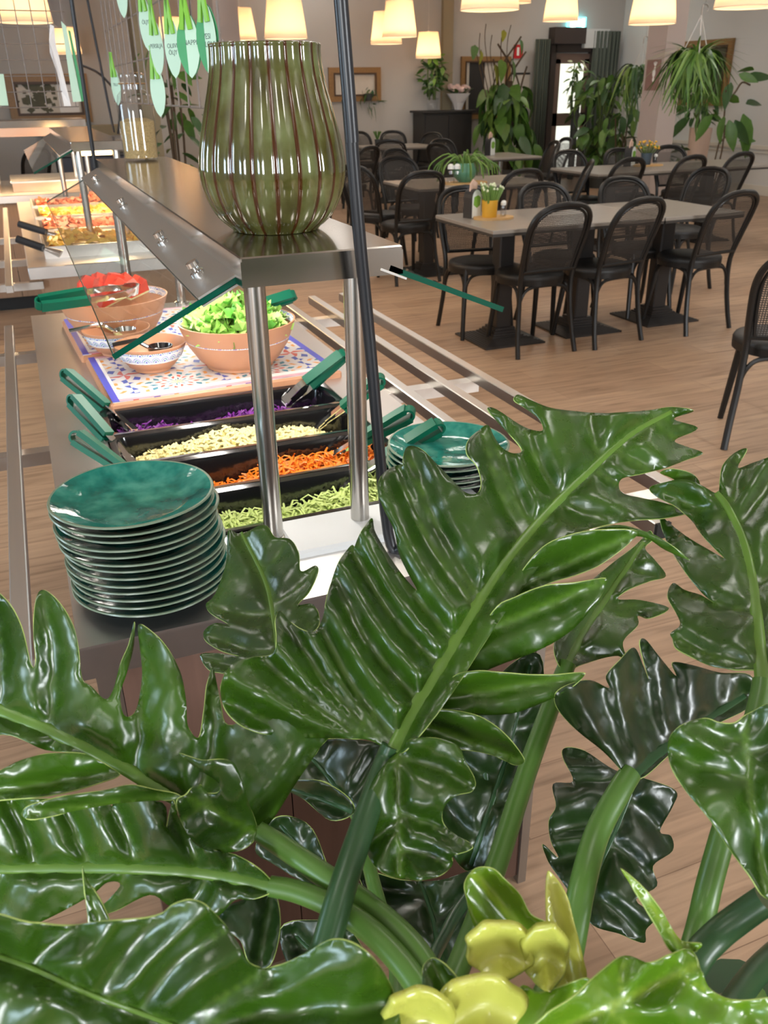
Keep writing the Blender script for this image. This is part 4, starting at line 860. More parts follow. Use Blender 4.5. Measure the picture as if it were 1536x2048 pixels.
# ------------------------------------------------------------------ vase, jar, cables
v0 = PZ(553, 458, sz1)
prof = [(0.0, 0.0), (0.060, 0.0), (0.070, 0.004), (0.090, 0.022), (0.105, 0.050), (0.112, 0.080), (0.1115, 0.105), (0.105, 0.140), (0.096, 0.175), (0.088, 0.205), (0.083, 0.230), (0.0815, 0.252), (0.082, 0.258), (0.079, 0.260), (0.076, 0.256), (0.077, 0.22), (0.09, 0.17), (0.102, 0.1), (0.09, 0.04), (0, 0.012)]
sp_ = spline([Vector((r_, 0, z_)) for r_, z_ in prof], 3); flute = lambda a, z: 0.955+0.05*abs(math.sin(VR*a/2))**0.7
o = MB().lathe([(max(0, p.x), p.z) for p in sp_], VR*10, fn=flute, caps=False).build('vase', 'vase_glaze', None, 70, (v0.x, v0.y, sz1)); o.rotation_euler = (0, 0, 0.1)
tag(o, 'large olive green ribbed ceramic vase on the steel shelf', 'vase')
j0 = PZ(270, 314, sz1); jr = thing('seed_jar', 'glass jar half full of pale seeds at the far end of the shelf', 'jar', (j0.x, min(j0.y, 3.06), sz1))
MB().lathe([(0.0, 0.002), (0.048, 0.002), (0.055, 0.01), (0.056, 0.16), (0.050, 0.19), (0.036, 0.205), (0.036, 0.225)], 32, caps=False).build('body', 'jar_glass', jr, True)
MB().lathe([(0.0, 0.006), (0.052, 0.008), (0.053, 0.115), (0.03, 0.124), (0.0, 0.12)], 28).build('seeds', 'grain', jr, 40)
MB().lathe([(0.038, 0.218), (0.041, 0.222), (0.041, 0.246), (0.034, 0.252), (0, 0.253)], 28).build('lid', 'jar_glass', jr, True)
MB().tube(arc((0, 0, 0.222), 0.041, 0, 2*PI*27/28, 27, 'xy'), 0.002, 6, True).build('clip_wire', 'frame_gold', jr, True)
pb, pt = PZ(772, 1100, ZC), PY(682, 0, 1.105); d_ = (pt-pb); top = pb+d_*((CEIL-pb.z)/d_.z)
tag(MB().tube(spline([pb+Vector((0.02, -0.02, 0.006)), pb+Vector((0.004, 0, 0.03)), PY(741, 700, 1.118), PY(716, 440, 1.115), PY(697, 200, 1.11), pt, top], 6), 0.0088, 12).build('power_cable', 'cable_black', None, True), 'thick black cable running from the ceiling down past the vase to the counter', 'cable')
pb = PZ(182, 338, sz1-0.01); pb = Vector((0.252, 3.19, 1.25)); pt = PY(143, 0, 3.15); d_ = pt-pb; top = pb+d_*((CEIL-pb.z)/d_.z)
tag(MB().tube([pb, pb+d_*0.5, top], 0.0065, 8).build('power_cable', 'cable_black', None, True), 'thin black cable hanging at the far left end of the shelf', 'cable')
pb = PY(228, 265, 6.6); pt = PY(175, 0, 6.6); d_ = pt-pb; top = pb+d_*((CEIL-pb.z)/d_.z)
tag(MB().tube([pb, top], 0.008, 8).build('power_cable', 'cable_black', None, True), 'thinnest black cable hanging behind the seed jar', 'cable')
q = [PY(160, 130, 6.62), PY(190, 142, 6.62), PY(212, 160, 6.62), PY(232, 186, 6.62), PY(240, 220, 6.62), PY(236, 268, 6.6)]
tag(MB().tube(spline(q, 6), 0.008, 8).build('power_cable', 'cable_black', None, True), 'curved black cable arching behind the seed jar', 'cable')
# ------------------------------------------------------------------ wire grid with tags over the shelf
GX = 0.36
def grid(root, X, y0, y1, z0, z1, sy, sz):
    y = y0
    while y <= y1+1e-6: MB().tube([(X, y, z0), (X, y, z1)], 0.0021, 5).build('wire', 'wire_grey', root); y += sy
    z = z0
    while z <= z1+1e-6: MB().tube([(X+0.004, y0, z), (X+0.004, y1, z)], 0.0024, 5).build('wire', 'wire_grey', root); z += sz
gr = thing('wire_grid', 'grey wire grid hanging above the shelf behind the vase', 'wire grid'); gy0 = PX(448, 220, GX).y; gz0 = PX(350, 212, GX).z
grid(gr, GX, 1.62, 3.38, gz0, gz0+0.62, 0.115, 0.105)
for y in (1.75, 3.25): MB().tube([(GX, y, gz0+0.6), (GX, y, CEIL)], 0.0015, 5).build('hanger', 'wire_grey', gr)
def text_obj(txt, size, M, parent, name='lettering'):
    cu = bpy.data.curves.new('t', 'FONT'); cu.body = txt; cu.size = size; cu.align_x = 'CENTER'; cu.extrude = 0.0003
    tmp = bpy.data.objects.new('t', cu); COL.objects.link(tmp); dg = bpy.context.evaluated_depsgraph_get(); me = bpy.data.meshes.new_from_object(tmp.evaluated_get(dg)); bpy.data.objects.remove(tmp); me.name = name
    me.materials.clear(); me.materials.append(MATS['print_grey']); me.transform(M); return link(name, me, parent)
tags = [((292, 48), 'ÖLJY', 'highest mint tag at the left of the wire grid', 0), ((314, 96), 'PERSILJA', 'long mint tag left of the glowing lamp', 0), ((346, 96), 'OLIIVI\nÖLJY', 'mint tag with two printed lines in front of the lamp', 0.1), ((378, 90), 'SINAPPI', 'mint tag with darker green back right of the lamp', 0.5), ((415, 78), 'VESI\nMELONI', 'widest mint tag nearest the vase rim', -0.1), ((316, 182), '', 'lowest mint tag hanging beside the climbing plant', 0.2), ((232, 172), 'TILLI', 'mint tag hanging in front of the seed jar', 0.0), ((243, -12), '', 'mint tag cut by the top edge at the left of the grid', 0)]
for (px_, py_), txt, lb, tw in tags:
    c_ = PX(px_, py_, GX-0.012); r = thing('label_tag', lb, 'tag', c_, 0, 'mint tags on the wire grid'); r.rotation_euler = (0, 0, 0.50+tw*0.5)
    sc_ = 52*ray(px_, py_).length*(c_-CO).length/ray(px_, py_).length/FPX; hh = 0.056; ww = 0.024
    poly = [(ww*math.sin(PI*i/12)**0.62, -hh+2*hh*i/12) for i in range(13)]; poly += [(-x, y) for x, y in reversed(poly[1:-1])]
    Mx = Matrix(((0, 0, -1, 0), (1, 0, 0, 0), (0, 1, 0, 0), (0, 0, 0, 1))) @ Matrix.Scale(-1, 4, (1, 0, 0))
    MB().prism(poly, 0, 0.0012, Mx).build('card', 'card_mint', r)
    if 'darker' in lb or 'widest' in lb: MB().prism(poly, -0.0014, -0.0002, Matrix.Rotation(0.25, 4, 'Z') @ Mx).build('back_card', 'card_green', r)
    if txt: text_obj(txt, 0.012, Mx @ Matrix.Translation((0, 0, 0.0013)), r)
    for s_ in (-1, 1): MB().box(-0.004, 0.0, -0.0045, 0.0045, -0.03, 0.04, Matrix.Translation((-0.003, 0, hh-0.002)) @ Matrix.Rotation(0.16*s_, 4, 'X') @ Matrix.Translation((0, 0.005*s_, 0))).build('peg', 'peg_green', r)
# second grid and sheets over the hot buffet
GX2 = 0.02
gr = thing('wire_grid', 'grey wire grid at the top left seen in front of the far picture', 'wire grid'); za = PY(60, 215, 3.6).z
def ygrid(root, Y, x0, x1, z0, z1, s):
    x = x0
    while x <= x1+1e-6: MB().tube([(x, Y, z0), (x, Y, z1)], 0.0018, 5).build('wire', 'wire_grey', root); x += s
    z = z0
    while z <= z1+1e-6: MB().tube([(x0, Y+0.003, z), (x1, Y+0.003, z)], 0.0018, 5).build('wire', 'wire_grey', root); z += s
ygrid(gr, 3.6, -0.25, 0.26, za, za+0.55, 0.05); MB().tube([(0.1, 3.6, za+0.5), (0.1, 3.6, CEIL)], 0.0015, 5).tube([(-0.2, 3.6, za+0.5), (-0.2, 3.6, CEIL)], 0.0015, 5).build('hanger', 'wire_grey', gr)
def sheet(pxs, Y, name, lb, matn, cat, th=0.0015, wave=0.0):
    m = MB(); n_ = len(pxs); P = [PY(x, y, Y) for x, y in pxs]
    vs = [(p.x, p.y+wave*math.sin(p.z*60), p.z) for p in P]+[(p.x, p.y+th+wave*math.sin(p.z*60), p.z) for p in P]
    m.add(vs, [tuple(range(n_)), tuple(range(2*n_-1, n_-1, -1))]+[(i, n_+i, n_+(i+1) % n_, (i+1) % n_) for i in range(n_)]); return tag(m.build(name, matn), lb, cat)
sheet([(122, 42), (132, 52), (163, 203), (146, 204)], 3.597, 'label_tag', 'long mint tag hanging beside the black cable at the left', 'card_mint', 'tag')
sheet([(136, 60), (141, 62), (170, 202), (163, 203)], 3.603, 'label_tag', 'darker green tag edge right behind the long mint tag', 'card_green', 'tag')
sheet([(-6, 148), (7, 148), (17, 211), (-6, 211)], 3.597, 'label_tag', 'mint tag cut by the left edge', 'card_mint', 'tag')
sheet([(100, 48), (108, 52), (112, 90), (122, 130), (131, 165), (142, 212), (128, 212), (122, 180), (112, 140), (100, 105), (98, 80)], 3.596, 'paper_note', 'crumpled white paper hanging at the top left', 'paper_white', 'paper', 0.002, 0.01)
sheet([(92, -10), (140, -10), (146, 50), (118, 56), (104, 44)], 3.62, 'clear_sleeve', 'clear plastic sleeve hanging at the top left', 'clear_sheet', 'plastic sleeve')
# ------------------------------------------------------------------ hot buffet behind the salad bar
def buffet(name, label, x0, x1, y0, y1, food_rows):
    b = thing(name, label, 'counter')
    MB().rbox(x0, x1, y0, y1, ZC-0.05, ZC, 0.003).build('countertop', 'steel_top', b)
    n_ = max(2, round((x1-x0)/0.35))
    for i in range(n_):
        xa, xb = x0+0.05+(x1-x0-0.1)*i/n_, x0+0.05+(x1-x0-0.1)*(i+1)/n_; MB().box(xa+0.002, xb-0.002, y0+0.05, y0+0.07, 0.1, ZC-0.05).build('front_panel', 'wood_light', b)
    for s_ in (0, 1):
        X_ = (x0+0.05, x0+0.07) if s_ == 0 else (x1-0.07, x1-0.05); MB().box(X_[0], X_[1], y0+0.072, y1-0.05, 0.1, ZC-0.05).build('side_panel', 'wood_light', b)
    MB().box(x0+0.1, x1-0.1, y0+0.1, y1-0.1, 0, 0.1).build('plinth', 'dark_gap', b)
    return b
hb = buffet('hot_buffet', 'hot food counter behind the salad bar with warm lit trays', -0.02, 0.76, 3.95, 6.55, 4)
for rx in (-0.10, -0.21): MB().rbox(rx-0.014, rx+0.014, 3.75, 6.55, ZC-0.058, ZC-0.03, 0.002).build('tray_rail', 'steel', hb)
for y in (3.95, 4.55, 5.3): MB().box(-0.24, 0.03, y-0.018, y+0.018, ZC-0.088, ZC-0.058).build('rail_bracket', 'steel', hb)
hs = thing('heated_shelf', 'steel shelf with slanted glass and heat lamps over the hot buffet', 'sneeze guard')
shelf_parts(hs, 0.257, 0.492, 4.4, 6.4, sz0, sz1)
for py_ in (4.45, 6.3):
    for px_ in (0.285, 0.455): MB().lathe([(0.016, ZC), (0.016, sz0+0.02)], 16, (px_, py_, 0)).build('post', 'steel_post', hs, True)
a, t, n, slab, L = pane(hs, (0.263, 1.238), (0.082, 1.148), 4.4, 6.3)
m = MB(); slab(m, -0.004, 0.062, 4.4, 6.3, 0.0085, 0.0115); m.build('clamp_plate', 'steel_dull', hs)
MB().box(0.30, 0.45, 4.6, 6.3, sz0-0.03, sz0-0.01).build('heat_lamp', 'heat_glow', hs)
area('heat_light', (0.375, 5.45, sz0-0.035), (0, 0, 0), 0.15, 1.6, 20, (1, 0.68, 0.38))
HT = [('tray of golden potatoes nearest on the hot buffet', 'hot_food'), ('tray of fried meat in the middle of the hot buffet', 'meat'), ('tray of yellow hot food on the hot buffet', 'hot_food'), ('tray of browned food at the far end of the hot buffet', 'meat')]
for i, (lb, fm) in enumerate(HT):
    y0 = 4.12+0.55*i; r = thing('hot_tray', lb, 'tray', (0.37, y0+0.23, ZC), 0, 'steel trays on the hot buffet')
    m = MB(); m.box(-0.31, 0.31, -0.21, 0.21, 0, 0.004).box(-0.31, 0.31, -0.21, -0.2, 0.004, 0.05).box(-0.31, 0.31, 0.2, 0.21, 0.004, 0.05).box(-0.31, -0.3, -0.2, 0.2, 0.004, 0.05).box(0.3, 0.31, -0.2, 0.2, 0.004, 0.05); m.build('tray_body', 'steel', r)
    shreds('hot_food', 'heap of '+('golden' if fm == 'hot_food' else 'browned')+' hot food in the %s buffet tray' % ordw[i].replace('lowest', 'nearest'), 'food', fm, 0.37, y0+0.23, 0.28, 0.18, ZC+0.006, lambda u, v: 0.04+0.015*math.sin(7*u+i), 160, 0.06, 0.025, 0.2, 20+i)
for px0, px1, lb in (((38, 448), (130, 476), 'dark-handled serving tongs sticking out left of the hot buffet'), ((34, 478), (122, 508), 'second dark-handled serving spoon sticking out left of the hot buffet')):
    r = thing('serving_spoon', lb, 'serving spoon', (0, 0, 0), 0, 'serving spoons on the hot buffet'); a_, b_ = PZ(*px0, 0.93), PZ(*px1, ZC+0.05)
    MB().tube([a_, a_+(b_-a_)*0.6], 0.016, 8).build('handle', 'cable_black', r, True); MB().tube([a_+(b_-a_)*0.6, b_], [0.008, 0.02], 8, flat=0.4).build('blade', 'chrome', r, True)
# far island with its heated shelf
fb = buffet('far_island', 'far wooden serving island with steel top at the left', -3.2, 0.62, 7.0, 8.3, 2)
fs_ = thing('heated_shelf', 'long far steel shelf with glowing heat lamp at the left', 'sneeze guard')
MB().rbox(-3.0, 0.56, 7.3, 7.75, 1.25, 1.30, 0.004).build('shelf', 'steel_shelf', fs_)
for px_ in (-2.8, 0.45): MB().lathe([(0.018, ZC), (0.018, 1.25)], 14, (px_, 7.55, 0)).build('post', 'steel_post', fs_, True)
MB().box(-2.9, 0.2, 7.38, 7.5, 1.205, 1.22).build('heat_lamp', 'heat_glow', fs_); MB().box(-3.0, 0.35, 7.34, 7.36, 1.19, 1.25).box(-3.0, 0.35, 7.52, 7.54, 1.19, 1.25).build('lamp_housing', 'copper_steel', fs_)
area('heat_light', (-0.6, 7.44, 1.2), (0, 0, 0), 1.5, 0.12, 9, (1, 0.68, 0.38))
a, t, n, slab, L = pane(fs_, (0.56, 1.25), (0.74, 1.12), 7.3, 7.8, edges=False)
for i, x_ in enumerate((-1.1, -0.4, 0.25)):
    r = thing('hot_tray', 'steel tray on the far island, %s from the left' % ('first', 'second', 'third')[i], 'tray', (x_, 7.55, ZC), 0, 'steel trays on the far island'); MB().box(-0.28, 0.28, -0.3, 0.3, 0, 0.06).build('tray_body', 'copper_steel', r); MB().rbox(-0.29, 0.29, -0.31, 0.31, 0.06, 0.075, 0.004).build('lid', 'steel', r)
r = thing('dark_bin', 'dark blue-black bin standing behind the hot buffet', 'bin', (0.78, 9.6, 0)); MB().rbox(-0.38, 0.38, -0.2, 0.2, 0, 0.92, 0.01).build('body', mat('navy', srgb(20, 24, 40), 0.5), r); MB().rbox(-0.4, 0.4, -0.22, 0.22, 0.92, 0.95, 0.01).build('lid', 'cabinet_dark', r)
r = thing('side_board', 'beige wall shelf with small items behind the seed jar', 'shelf', (1.15, 13.8, 0)); MB().rbox(-0.7, 0.7, -0.2, 0.18, 0.93, 1.06, 0.01).build('top', 'pilaster_paint', r); MB().box(-0.66, 0.66, -0.15, 0.18, 0, 0.93).build('body', 'wall_paint', r)
# ------------------------------------------------------------------ two more pillars behind the wire grid
for i, (xa, xb, Y_) in enumerate(((264, 300, 11.0), (430, 479, 11.5))):
    a_, b_ = PY(xa, 60, Y_), PY(xb, 60, Y_); struct(MB().box(a_.x, b_.x, Y_, Y_+0.3, 0, CEIL).build('wall_pillar_%s' % ('left', 'middle')[i], 'pilaster_paint' if i == 0 else 'pillar_paint'))
a_, b_ = PY(424, 112, BACKY), PY(462, 228, BACKY)
# ------------------------------------------------------------------ background plants
LM = {}
def leaf_mesh(kind, matn):
    key = (kind, matn)
    if key in LM: return LM[key]
    wd, droop, fold, n_ = {'broad': (0.46, 0.35, 0.12, 6), 'oval': (0.40, 0.25, 0.15, 5), 'blade': (0.07, 0.95, 0.02, 8), 'droop': (0.06, 1.0, 0.02, 9), 'small': (0.55, 0.15, 0.1, 4), 'heart': (0.62, 0.3, 0.12, 6)}[kind]
    vs = []; fs = []
    for i in range(n_+1):
        t = i/n_; x = t; z = -droop*t*t; wv = wd*0.5*(math.sin(PI*min(1, t**0.75*0.98+0.02))**0.8)
        if kind == 'droop': x = 0.38*(1-math.exp(-2.6*t)); z = 0.45*t-1.25*t*t
        if kind == 'heart': wv = wd*0.5*(math.sin(PI*min(1, t**0.55))**0.75)
        if i == n_: wv = 0.004
        vs += [(x, -wv, z+fold*wv), (x, 0, z-fold*wv*0.6), (x, wv, z+fold*wv)]
    for i in range(n_):
        for k in range(2): fs.append((3*i+k, 3*i+k+1, 3*i+4+k, 3*i+3+k))
    me = bpy.data.meshes.new('leaf'); me.from_pydata(vs, [], fs); me.materials.append(MATS[matn]); me.polygons.foreach_set('use_smooth', [True]*len(fs)); me.update(); LM[key] = me; return me
def put_leaf(root, kind, matn, p, az, el, size, roll=0.0, name='leaf'):
    o = bpy.data.objects.new(name, leaf_mesh(kind, matn)); COL.objects.link(o); o.parent = root
    o.matrix_local = Matrix.Translation(p) @ Matrix.Rotation(az, 4, 'Z') @ Matrix.Rotation(-el, 4, 'Y') @ Matrix.Rotation(roll, 4, 'X') @ Matrix.Scale(size, 4); return o
def pot(root, R, H, matn, z=0):
    MB().lathe([(R*0.75, z), (R, z+H), (R*0.93, z+H), (R*0.9, z+H*0.9), (0, z+H*0.9)], 24).build('pot', matn, root, True)
def bush(name, label, loc, n_, rad, z0, z1, size, kinds, mats, pot_=None, seed=0, stems=5, shape=1.0, droop=0.2, stemm='stem_green'):
    rnd = random.Random(seed); r = thing(name, label, 'plant', loc)
    if pot_: pot(r, *pot_)
    st = []
    for i in range(stems):
        a = rnd.uniform(0, 6.28); q = rad*0.55*rnd.random(); tp = Vector((q*math.cos(a), q*math.sin(a), z0+(z1-z0)*rnd.uniform(0.7, 1.0))); b = Vector((0.05*math.cos(a), 0.05*math.sin(a), pot_[1]*0.85 if pot_ else max(0, z0*0.5)))
        pts = spline([b, (b+tp)/2+Vector((rnd.uniform(-0.05, 0.05), rnd.uniform(-0.05, 0.05), 0)), tp], 4); st.append(pts); MB().tube(pts, 0.011, 6).build('stem', stemm, r, True)
    for i in range(n_):
        z = z0+(z1-z0)*rnd.random(); s = st[i % len(st)] if st else None; t = min(1, max(0, (z-s[0].z)/max(0.01, s[-1].z-s[0].z))); b = s[min(len(s)-1, int(t*(len(s)-1)))]
        a = rnd.uniform(0, 6.28); rr = rad*rnd.uniform(0.15, 1.0)*(1-shape*0.5*abs(2*(z-z0)/(z1-z0)-1))
        p = Vector((b.x+rr*math.cos(a), b.y+rr*math.sin(a), z))
        put_leaf(r, rnd.choice(kinds), rnd.choice(mats), p, a+rnd.gauss(0, 0.5), rnd.gauss(-droop, 0.45), size*rnd.uniform(0.65, 1.2), rnd.gauss(0, 0.4))
    return r
p = PY(868, 218, BACKY-0.4); r = bush('potted_shrub', 'bushy small-leaved green plant on the left of the dark cabinet', (p.x, BACKY-0.34, ctz), 110, 0.2, 0.25, 0.78, 0.13, ['small'], ['leaf_mid', 'leaf_pale', 'leaf_deep'], (0.1, 0.18, 'jar_glass'), 1, 6)
p = PY(922, 218, BACKY-0.4); bq = thing('bouquet', 'pale pink bouquet in white paper on the dark cabinet', 'bouquet', (p.x, BACKY-0.3, ctz))
MB().lathe([(0.06, 0.0), (0.10, 0.1), (0.2, 0.24), (0.19, 0.24), (0, 0.12)], 11, fn=lambda a, z: 1+0.2*math.sin(4*a)*z*4).build('paper_wrap', 'paper_white', bq)
for i in range(16):
    a = i*2.4; q = 0.04*math.sqrt(i+1); MB().lathe([(0, 0), (0.04, 0.02), (0.05, 0.05), (0.03, 0.08), (0, 0.085)], 8, (q*math.cos(a), q*math.sin(a), 0.24+0.06*random.random())).build('flower', 'flower_pink', bq, True)
for i in range(14): put_leaf(bq, 'oval', 'leaf_mid', Vector((0.1*math.cos(i), 0.1*math.sin(i), 0.24)), i*1.0, 0.7, 0.16)
# tall climbing plant
p = PY(1010, 340, 12.9); tc_ = thing('climbing_plant', 'tall climbing plant with big hanging leaves beside the door', 'plant', (p.x, 12.9, 0)); pot(tc_, 0.26, 0.3, 'pot_grey')
rnd = random.Random(5)
for i in range(5): MB().tube(spline([(0.1*math.cos(i*1.3), 0.1*math.sin(i*1.3), 0.25), (0.16*math.cos(i*1.9), 0.1, 0.9), (0.25*math.cos(i*2.3), 0.05, 1.5), (0.3*math.cos(i*2.9), 0, 1.75+0.1*i)], 5), 0.014, 6).build('stem', 'stem_brown', tc_, True)
MB().lathe([(0.06, 0.2), (0.06, 1.55)], 12).build('moss_pole', 'stem_brown', tc_, True)
for i in range(150):
    z = rnd.uniform(0.35, 1.42); a = rnd.uniform(0, 6.28); q = 0.5*rnd.uniform(0.25, 1)*(1 if z < 1.2 else 0.8)
    put_leaf(tc_, 'heart' if i % 2 else 'broad', rnd.choice(['leaf_mid', 'leaf_deep', 'leaf_mid', 'leaf_pale']), Vector((q*1.05*math.cos(a), q*0.6*math.sin(a), z+0.12)), a, rnd.gauss(-1.0, 0.3), rnd.uniform(0.24, 0.36), rnd.gauss(0, 0.5))
for px_, py_, mt, sz in ((962, 100, 'leaf_yellow', 0.2), (950, 90, 'leaf_mid', 0.2), (1008, 60, 'leaf_yellow', 0.16), (1040, 78, 'leaf_mid', 0.22), (1002, 118, 'leaf_pale', 0.32), (1024, 118, 'leaf_mid', 0.34), (990, 128, 'leaf_yellow', 0.28)):
    q = PY(px_, py_, 12.75)-tc_.location; put_leaf(tc_, 'heart', mt, q, rnd.uniform(-2.4, -0.7), -1.15, sz, rnd.gauss(0, 0.4)); MB().tube(spline([(q.x*0.5, 0, 1.2), (q.x*0.8, 0, q.z-0.2), q], 4), 0.007, 5).build('stem', 'stem_brown', tc_, True)
for px_, py_ in ((972, 48), (960, 66), (984, 70), (1022, 50)):
    q = PY(px_, py_, 12.8)-tc_.location; MB().tube(spline([(q.x*0.6, 0, 1.4), (q.x*0.9, 0, q.z-0.25), q], 4), 0.006, 5).build('stem', 'stem_brown', tc_, True)
p = PY(1200, 340, 12.3); bush('potted_tree', 'leafy green potted tree in front of the door', (p.x, 12.3, 0), 190, 0.55, 0.45, 1.62, 0.24, ['broad', 'oval'], ['leaf_mid', 'leaf_pale', 'leaf_deep', 'leaf_mid'], (0.24, 0.34, 'pot_grey'), 8, 9, 0.7, 0.5)
p = PY(1245, 300, 10.6); rb = bush('potted_tree', 'sparse plant with dark drooping leaves left of the pillar', (p.x, 10.6, 0), 26, 0.34, 0.6, 1.25, 0.26, ['broad'], ['leaf_deep', 'leaf_mid'], (0.18, 0.28, 'pot_pink'), 9, 3, 0.3, 1.0, 'stem_brown')
def hanging(name, label, loc, n_, L, spread, seed, mats, hook, pw=0.11, up=0.5):
    rnd = random.Random(seed); r = thing(name, label, 'plant', loc)
    MB().lathe([(pw*0.6, -0.14), (pw, 0), (pw*0.9, 0), (0, -0.03)], 16).build('pot', 'pot_grey', r, True)
    for k_ in range(3): a = k_*2.1; MB().tube([(pw*math.cos(a), pw*math.sin(a), 0), (0, 0, hook)], 0.004, 5).build('hanger', 'cord_white', r)
    MB().tube(arc((0.03, 0, hook+0.05), 0.03, PI, -0.3, 8)+[(0.055, 0, hook+0.03)], 0.006, 6).tube([(0, 0, hook), (0, 0, hook+0.05)], 0.006, 6).tube([(0.03, 0, hook+0.08), (0.03, 0, CEIL-loc[2])], 0.002, 4).build('hook', 'steel_dull', r)
    for i in range(n_):
        a = rnd.uniform(0, 6.28); el = rnd.uniform(up-0.7, up+0.6); put_leaf(r, 'droop', rnd.choice(mats), Vector((0.06*math.cos(a), 0.06*math.sin(a), 0.0)), a, rnd.gauss(0.0, 0.25), L*rnd.uniform(0.5, 1.15), rnd.gauss(0, 0.3))
    return r
p = PX(1284, 138, 7.55); hanging('hanging_plant', 'spider plant hanging left of the pillar', (p.x-0.02, p.y, p.z), 120, 0.62, 0.3, 3, ['leaf_mid', 'leaf_deep', 'leaf_pale'], 0.28, 0.1, 0.4)
h1 = COL.objects[-1]
p = PY(1392, 112, 6.6); hp = hanging('hanging_plant', 'large bushy fern hanging in front of the pillar', (p.x, 6.6, p.z), 200, 0.5, 0.3, 4, ['leaf_mid', 'leaf_pale', 'leaf_mid', 'leaf_deep'], 0.3, 0.13, 0.5)
for i in range(90): a = random.uniform(0, 6.28); put_leaf(hp, 'blade', random.choice(['leaf_mid', 'leaf_pale']), Vector((0.06*math.cos(a), 0.06*math.sin(a), 0.0)), a, random.uniform(0.25, 1.15), random.uniform(0.18, 0.34), 0)
for i in range(30): a = random.uniform(0, 6.28); put_leaf(hp, 'droop', 'leaf_mid', Vector((0.1*math.cos(a), 0.1*math.sin(a), -0.08)), a, -0.5, random.uniform(0.3, 0.5), 0)
p = PX(1412, 185, 9.4); bush('wall_plant', 'grey-green plant under the hanging fern by the right wall', (p.x, p.y, 0.0), 70, 0.26, 1.0, 1.5, 0.17, ['oval'], ['leaf_deep', 'leaf_mid'], (0.16, 0.9, 'pot_pink'), 13, 4, 0.5, 0.6)
# rubber tree at the right
p = PZ(1418, 402, 0.0); rt_ = thing('rubber_tree', 'thin rubber tree with large leaves by the right wall', 'plant', (7.9, 9.2, 0)); pot(rt_, 0.2, 0.3, 'pot_grey')
def rel(px_, py_, Y_=9.2): return PY(px_, py_, Y_)-rt_.location
for pts in (((1418, 396), (1430, 320), (1446, 252), (1452, 180)), ((1422, 396), (1444, 300), (1450, 250)), ((1440, 285), (1470, 255), (1490, 245)), ((1452, 205), (1470, 185), (1484, 165), (1500, 170))):
    MB().tube(spline([rel(*q) for q in pts], 4), 0.011, 6).build('stem', 'stem_brown', rt_, True)
rnd = random.Random(21)
for px_, py_, ang, sz in ((1395, 208, 200, 0.34), (1380, 236, 215, 0.3), (1400, 228, 250, 0.22), (1425, 230, 230, 0.3), (1448, 232, 250, 0.28), (1458, 240, 285, 0.3), (1470, 240, 300, 0.28), (1486, 228, 290, 0.42), (1462, 165, 250, 0.26), (1492, 160, 20, 0.34), (1478, 205, 160, 0.2), (1492, 208, 20, 0.26), (1508, 140, 180, 0.2), (1478, 148, 330, 0.2), (1438, 212, 130, 0.24), (1368, 215, 190, 0.2), (1490, 268, 275, 0.22), (1478, 282, 10, 0.2), (1440, 395, 120, 0.3), (1405, 330, 200, 0.26), (1380, 300, 180, 0.26), (1395, 312, 250, 0.25), (1360, 318, 230, 0.24)):
    q = rel(px_, py_); a = math.radians(ang); d_ = rt*math.cos(a)-dn*math.sin(a)
    d_ = (d_ + fw*rnd.uniform(-0.4, 0.4)).normalized(); az = math.atan2(d_.y, d_.x); el = math.asin(max(-1, min(1, d_.z)))
    put_leaf(rt_, 'oval', rnd.choice(['leaf_mid', 'leaf_deep', 'leaf_mid']), q, az, el, sz*1.25, rnd.gauss(0.9, 0.5))
bush('floor_plant', 'low green plant cut by the right edge in a pale pot', (8.75, 8.3, 0), 60, 0.36, 0.55, 1.15, 0.2, ['oval', 'broad'], ['leaf_mid', 'leaf_pale'], (0.22, 0.5, 'pot_pink'), 31, 5, 0.4, 0.7)
bush('floor_plant', 'small leafy plant behind the right-hand table by the wall', (8.3, 10.6, 0), 40, 0.3, 0.4, 0.85, 0.2, ['oval'], ['leaf_deep', 'leaf_mid'], (0.2, 0.3, 'pot_grey'), 33, 4, 0.4, 0.6)
p = PY(345, 300, 9.0); bush('climbing_plant', 'leafy plant behind the wire grid left of the vase', (p.x, 9.0, 0), 60, 0.32, 0.55, 1.85, 0.2, ['oval', 'broad'], ['leaf_deep', 'leaf_mid'], (0.2, 0.35, 'pot_grey'), 41, 5, 0.2, 0.5, 'stem_brown')
p = PY(708, 195, BACKY-0.15); r = bush('trailing_plant', 'small dark trailing plant hanging over the wide wooden frame', (p.x+0.25, BACKY-0.12, p.z-0.05), 26, 0.16, -0.12, 0.2, 0.16, ['blade', 'oval'], ['leaf_deep'], (0.07, 0.1, 'pot_grey'), 43, 2, 0.2, 0.8)
# plants outside behind the door pane are seen through it
p = PY(1140, 190, BACKY-0.12); bush('door_plant', 'pale green plant in a tall grey pot just behind the door glass', (p.x, BACKY-0.32, 0.0), 70, 0.13, 1.2, 1.85, 0.13, ['oval'], ['leaf_pale', 'bud_pale', 'leaf_mid'], (0.07, 1.15, 'pot_grey'), 51, 4, 0.2, 0.3)
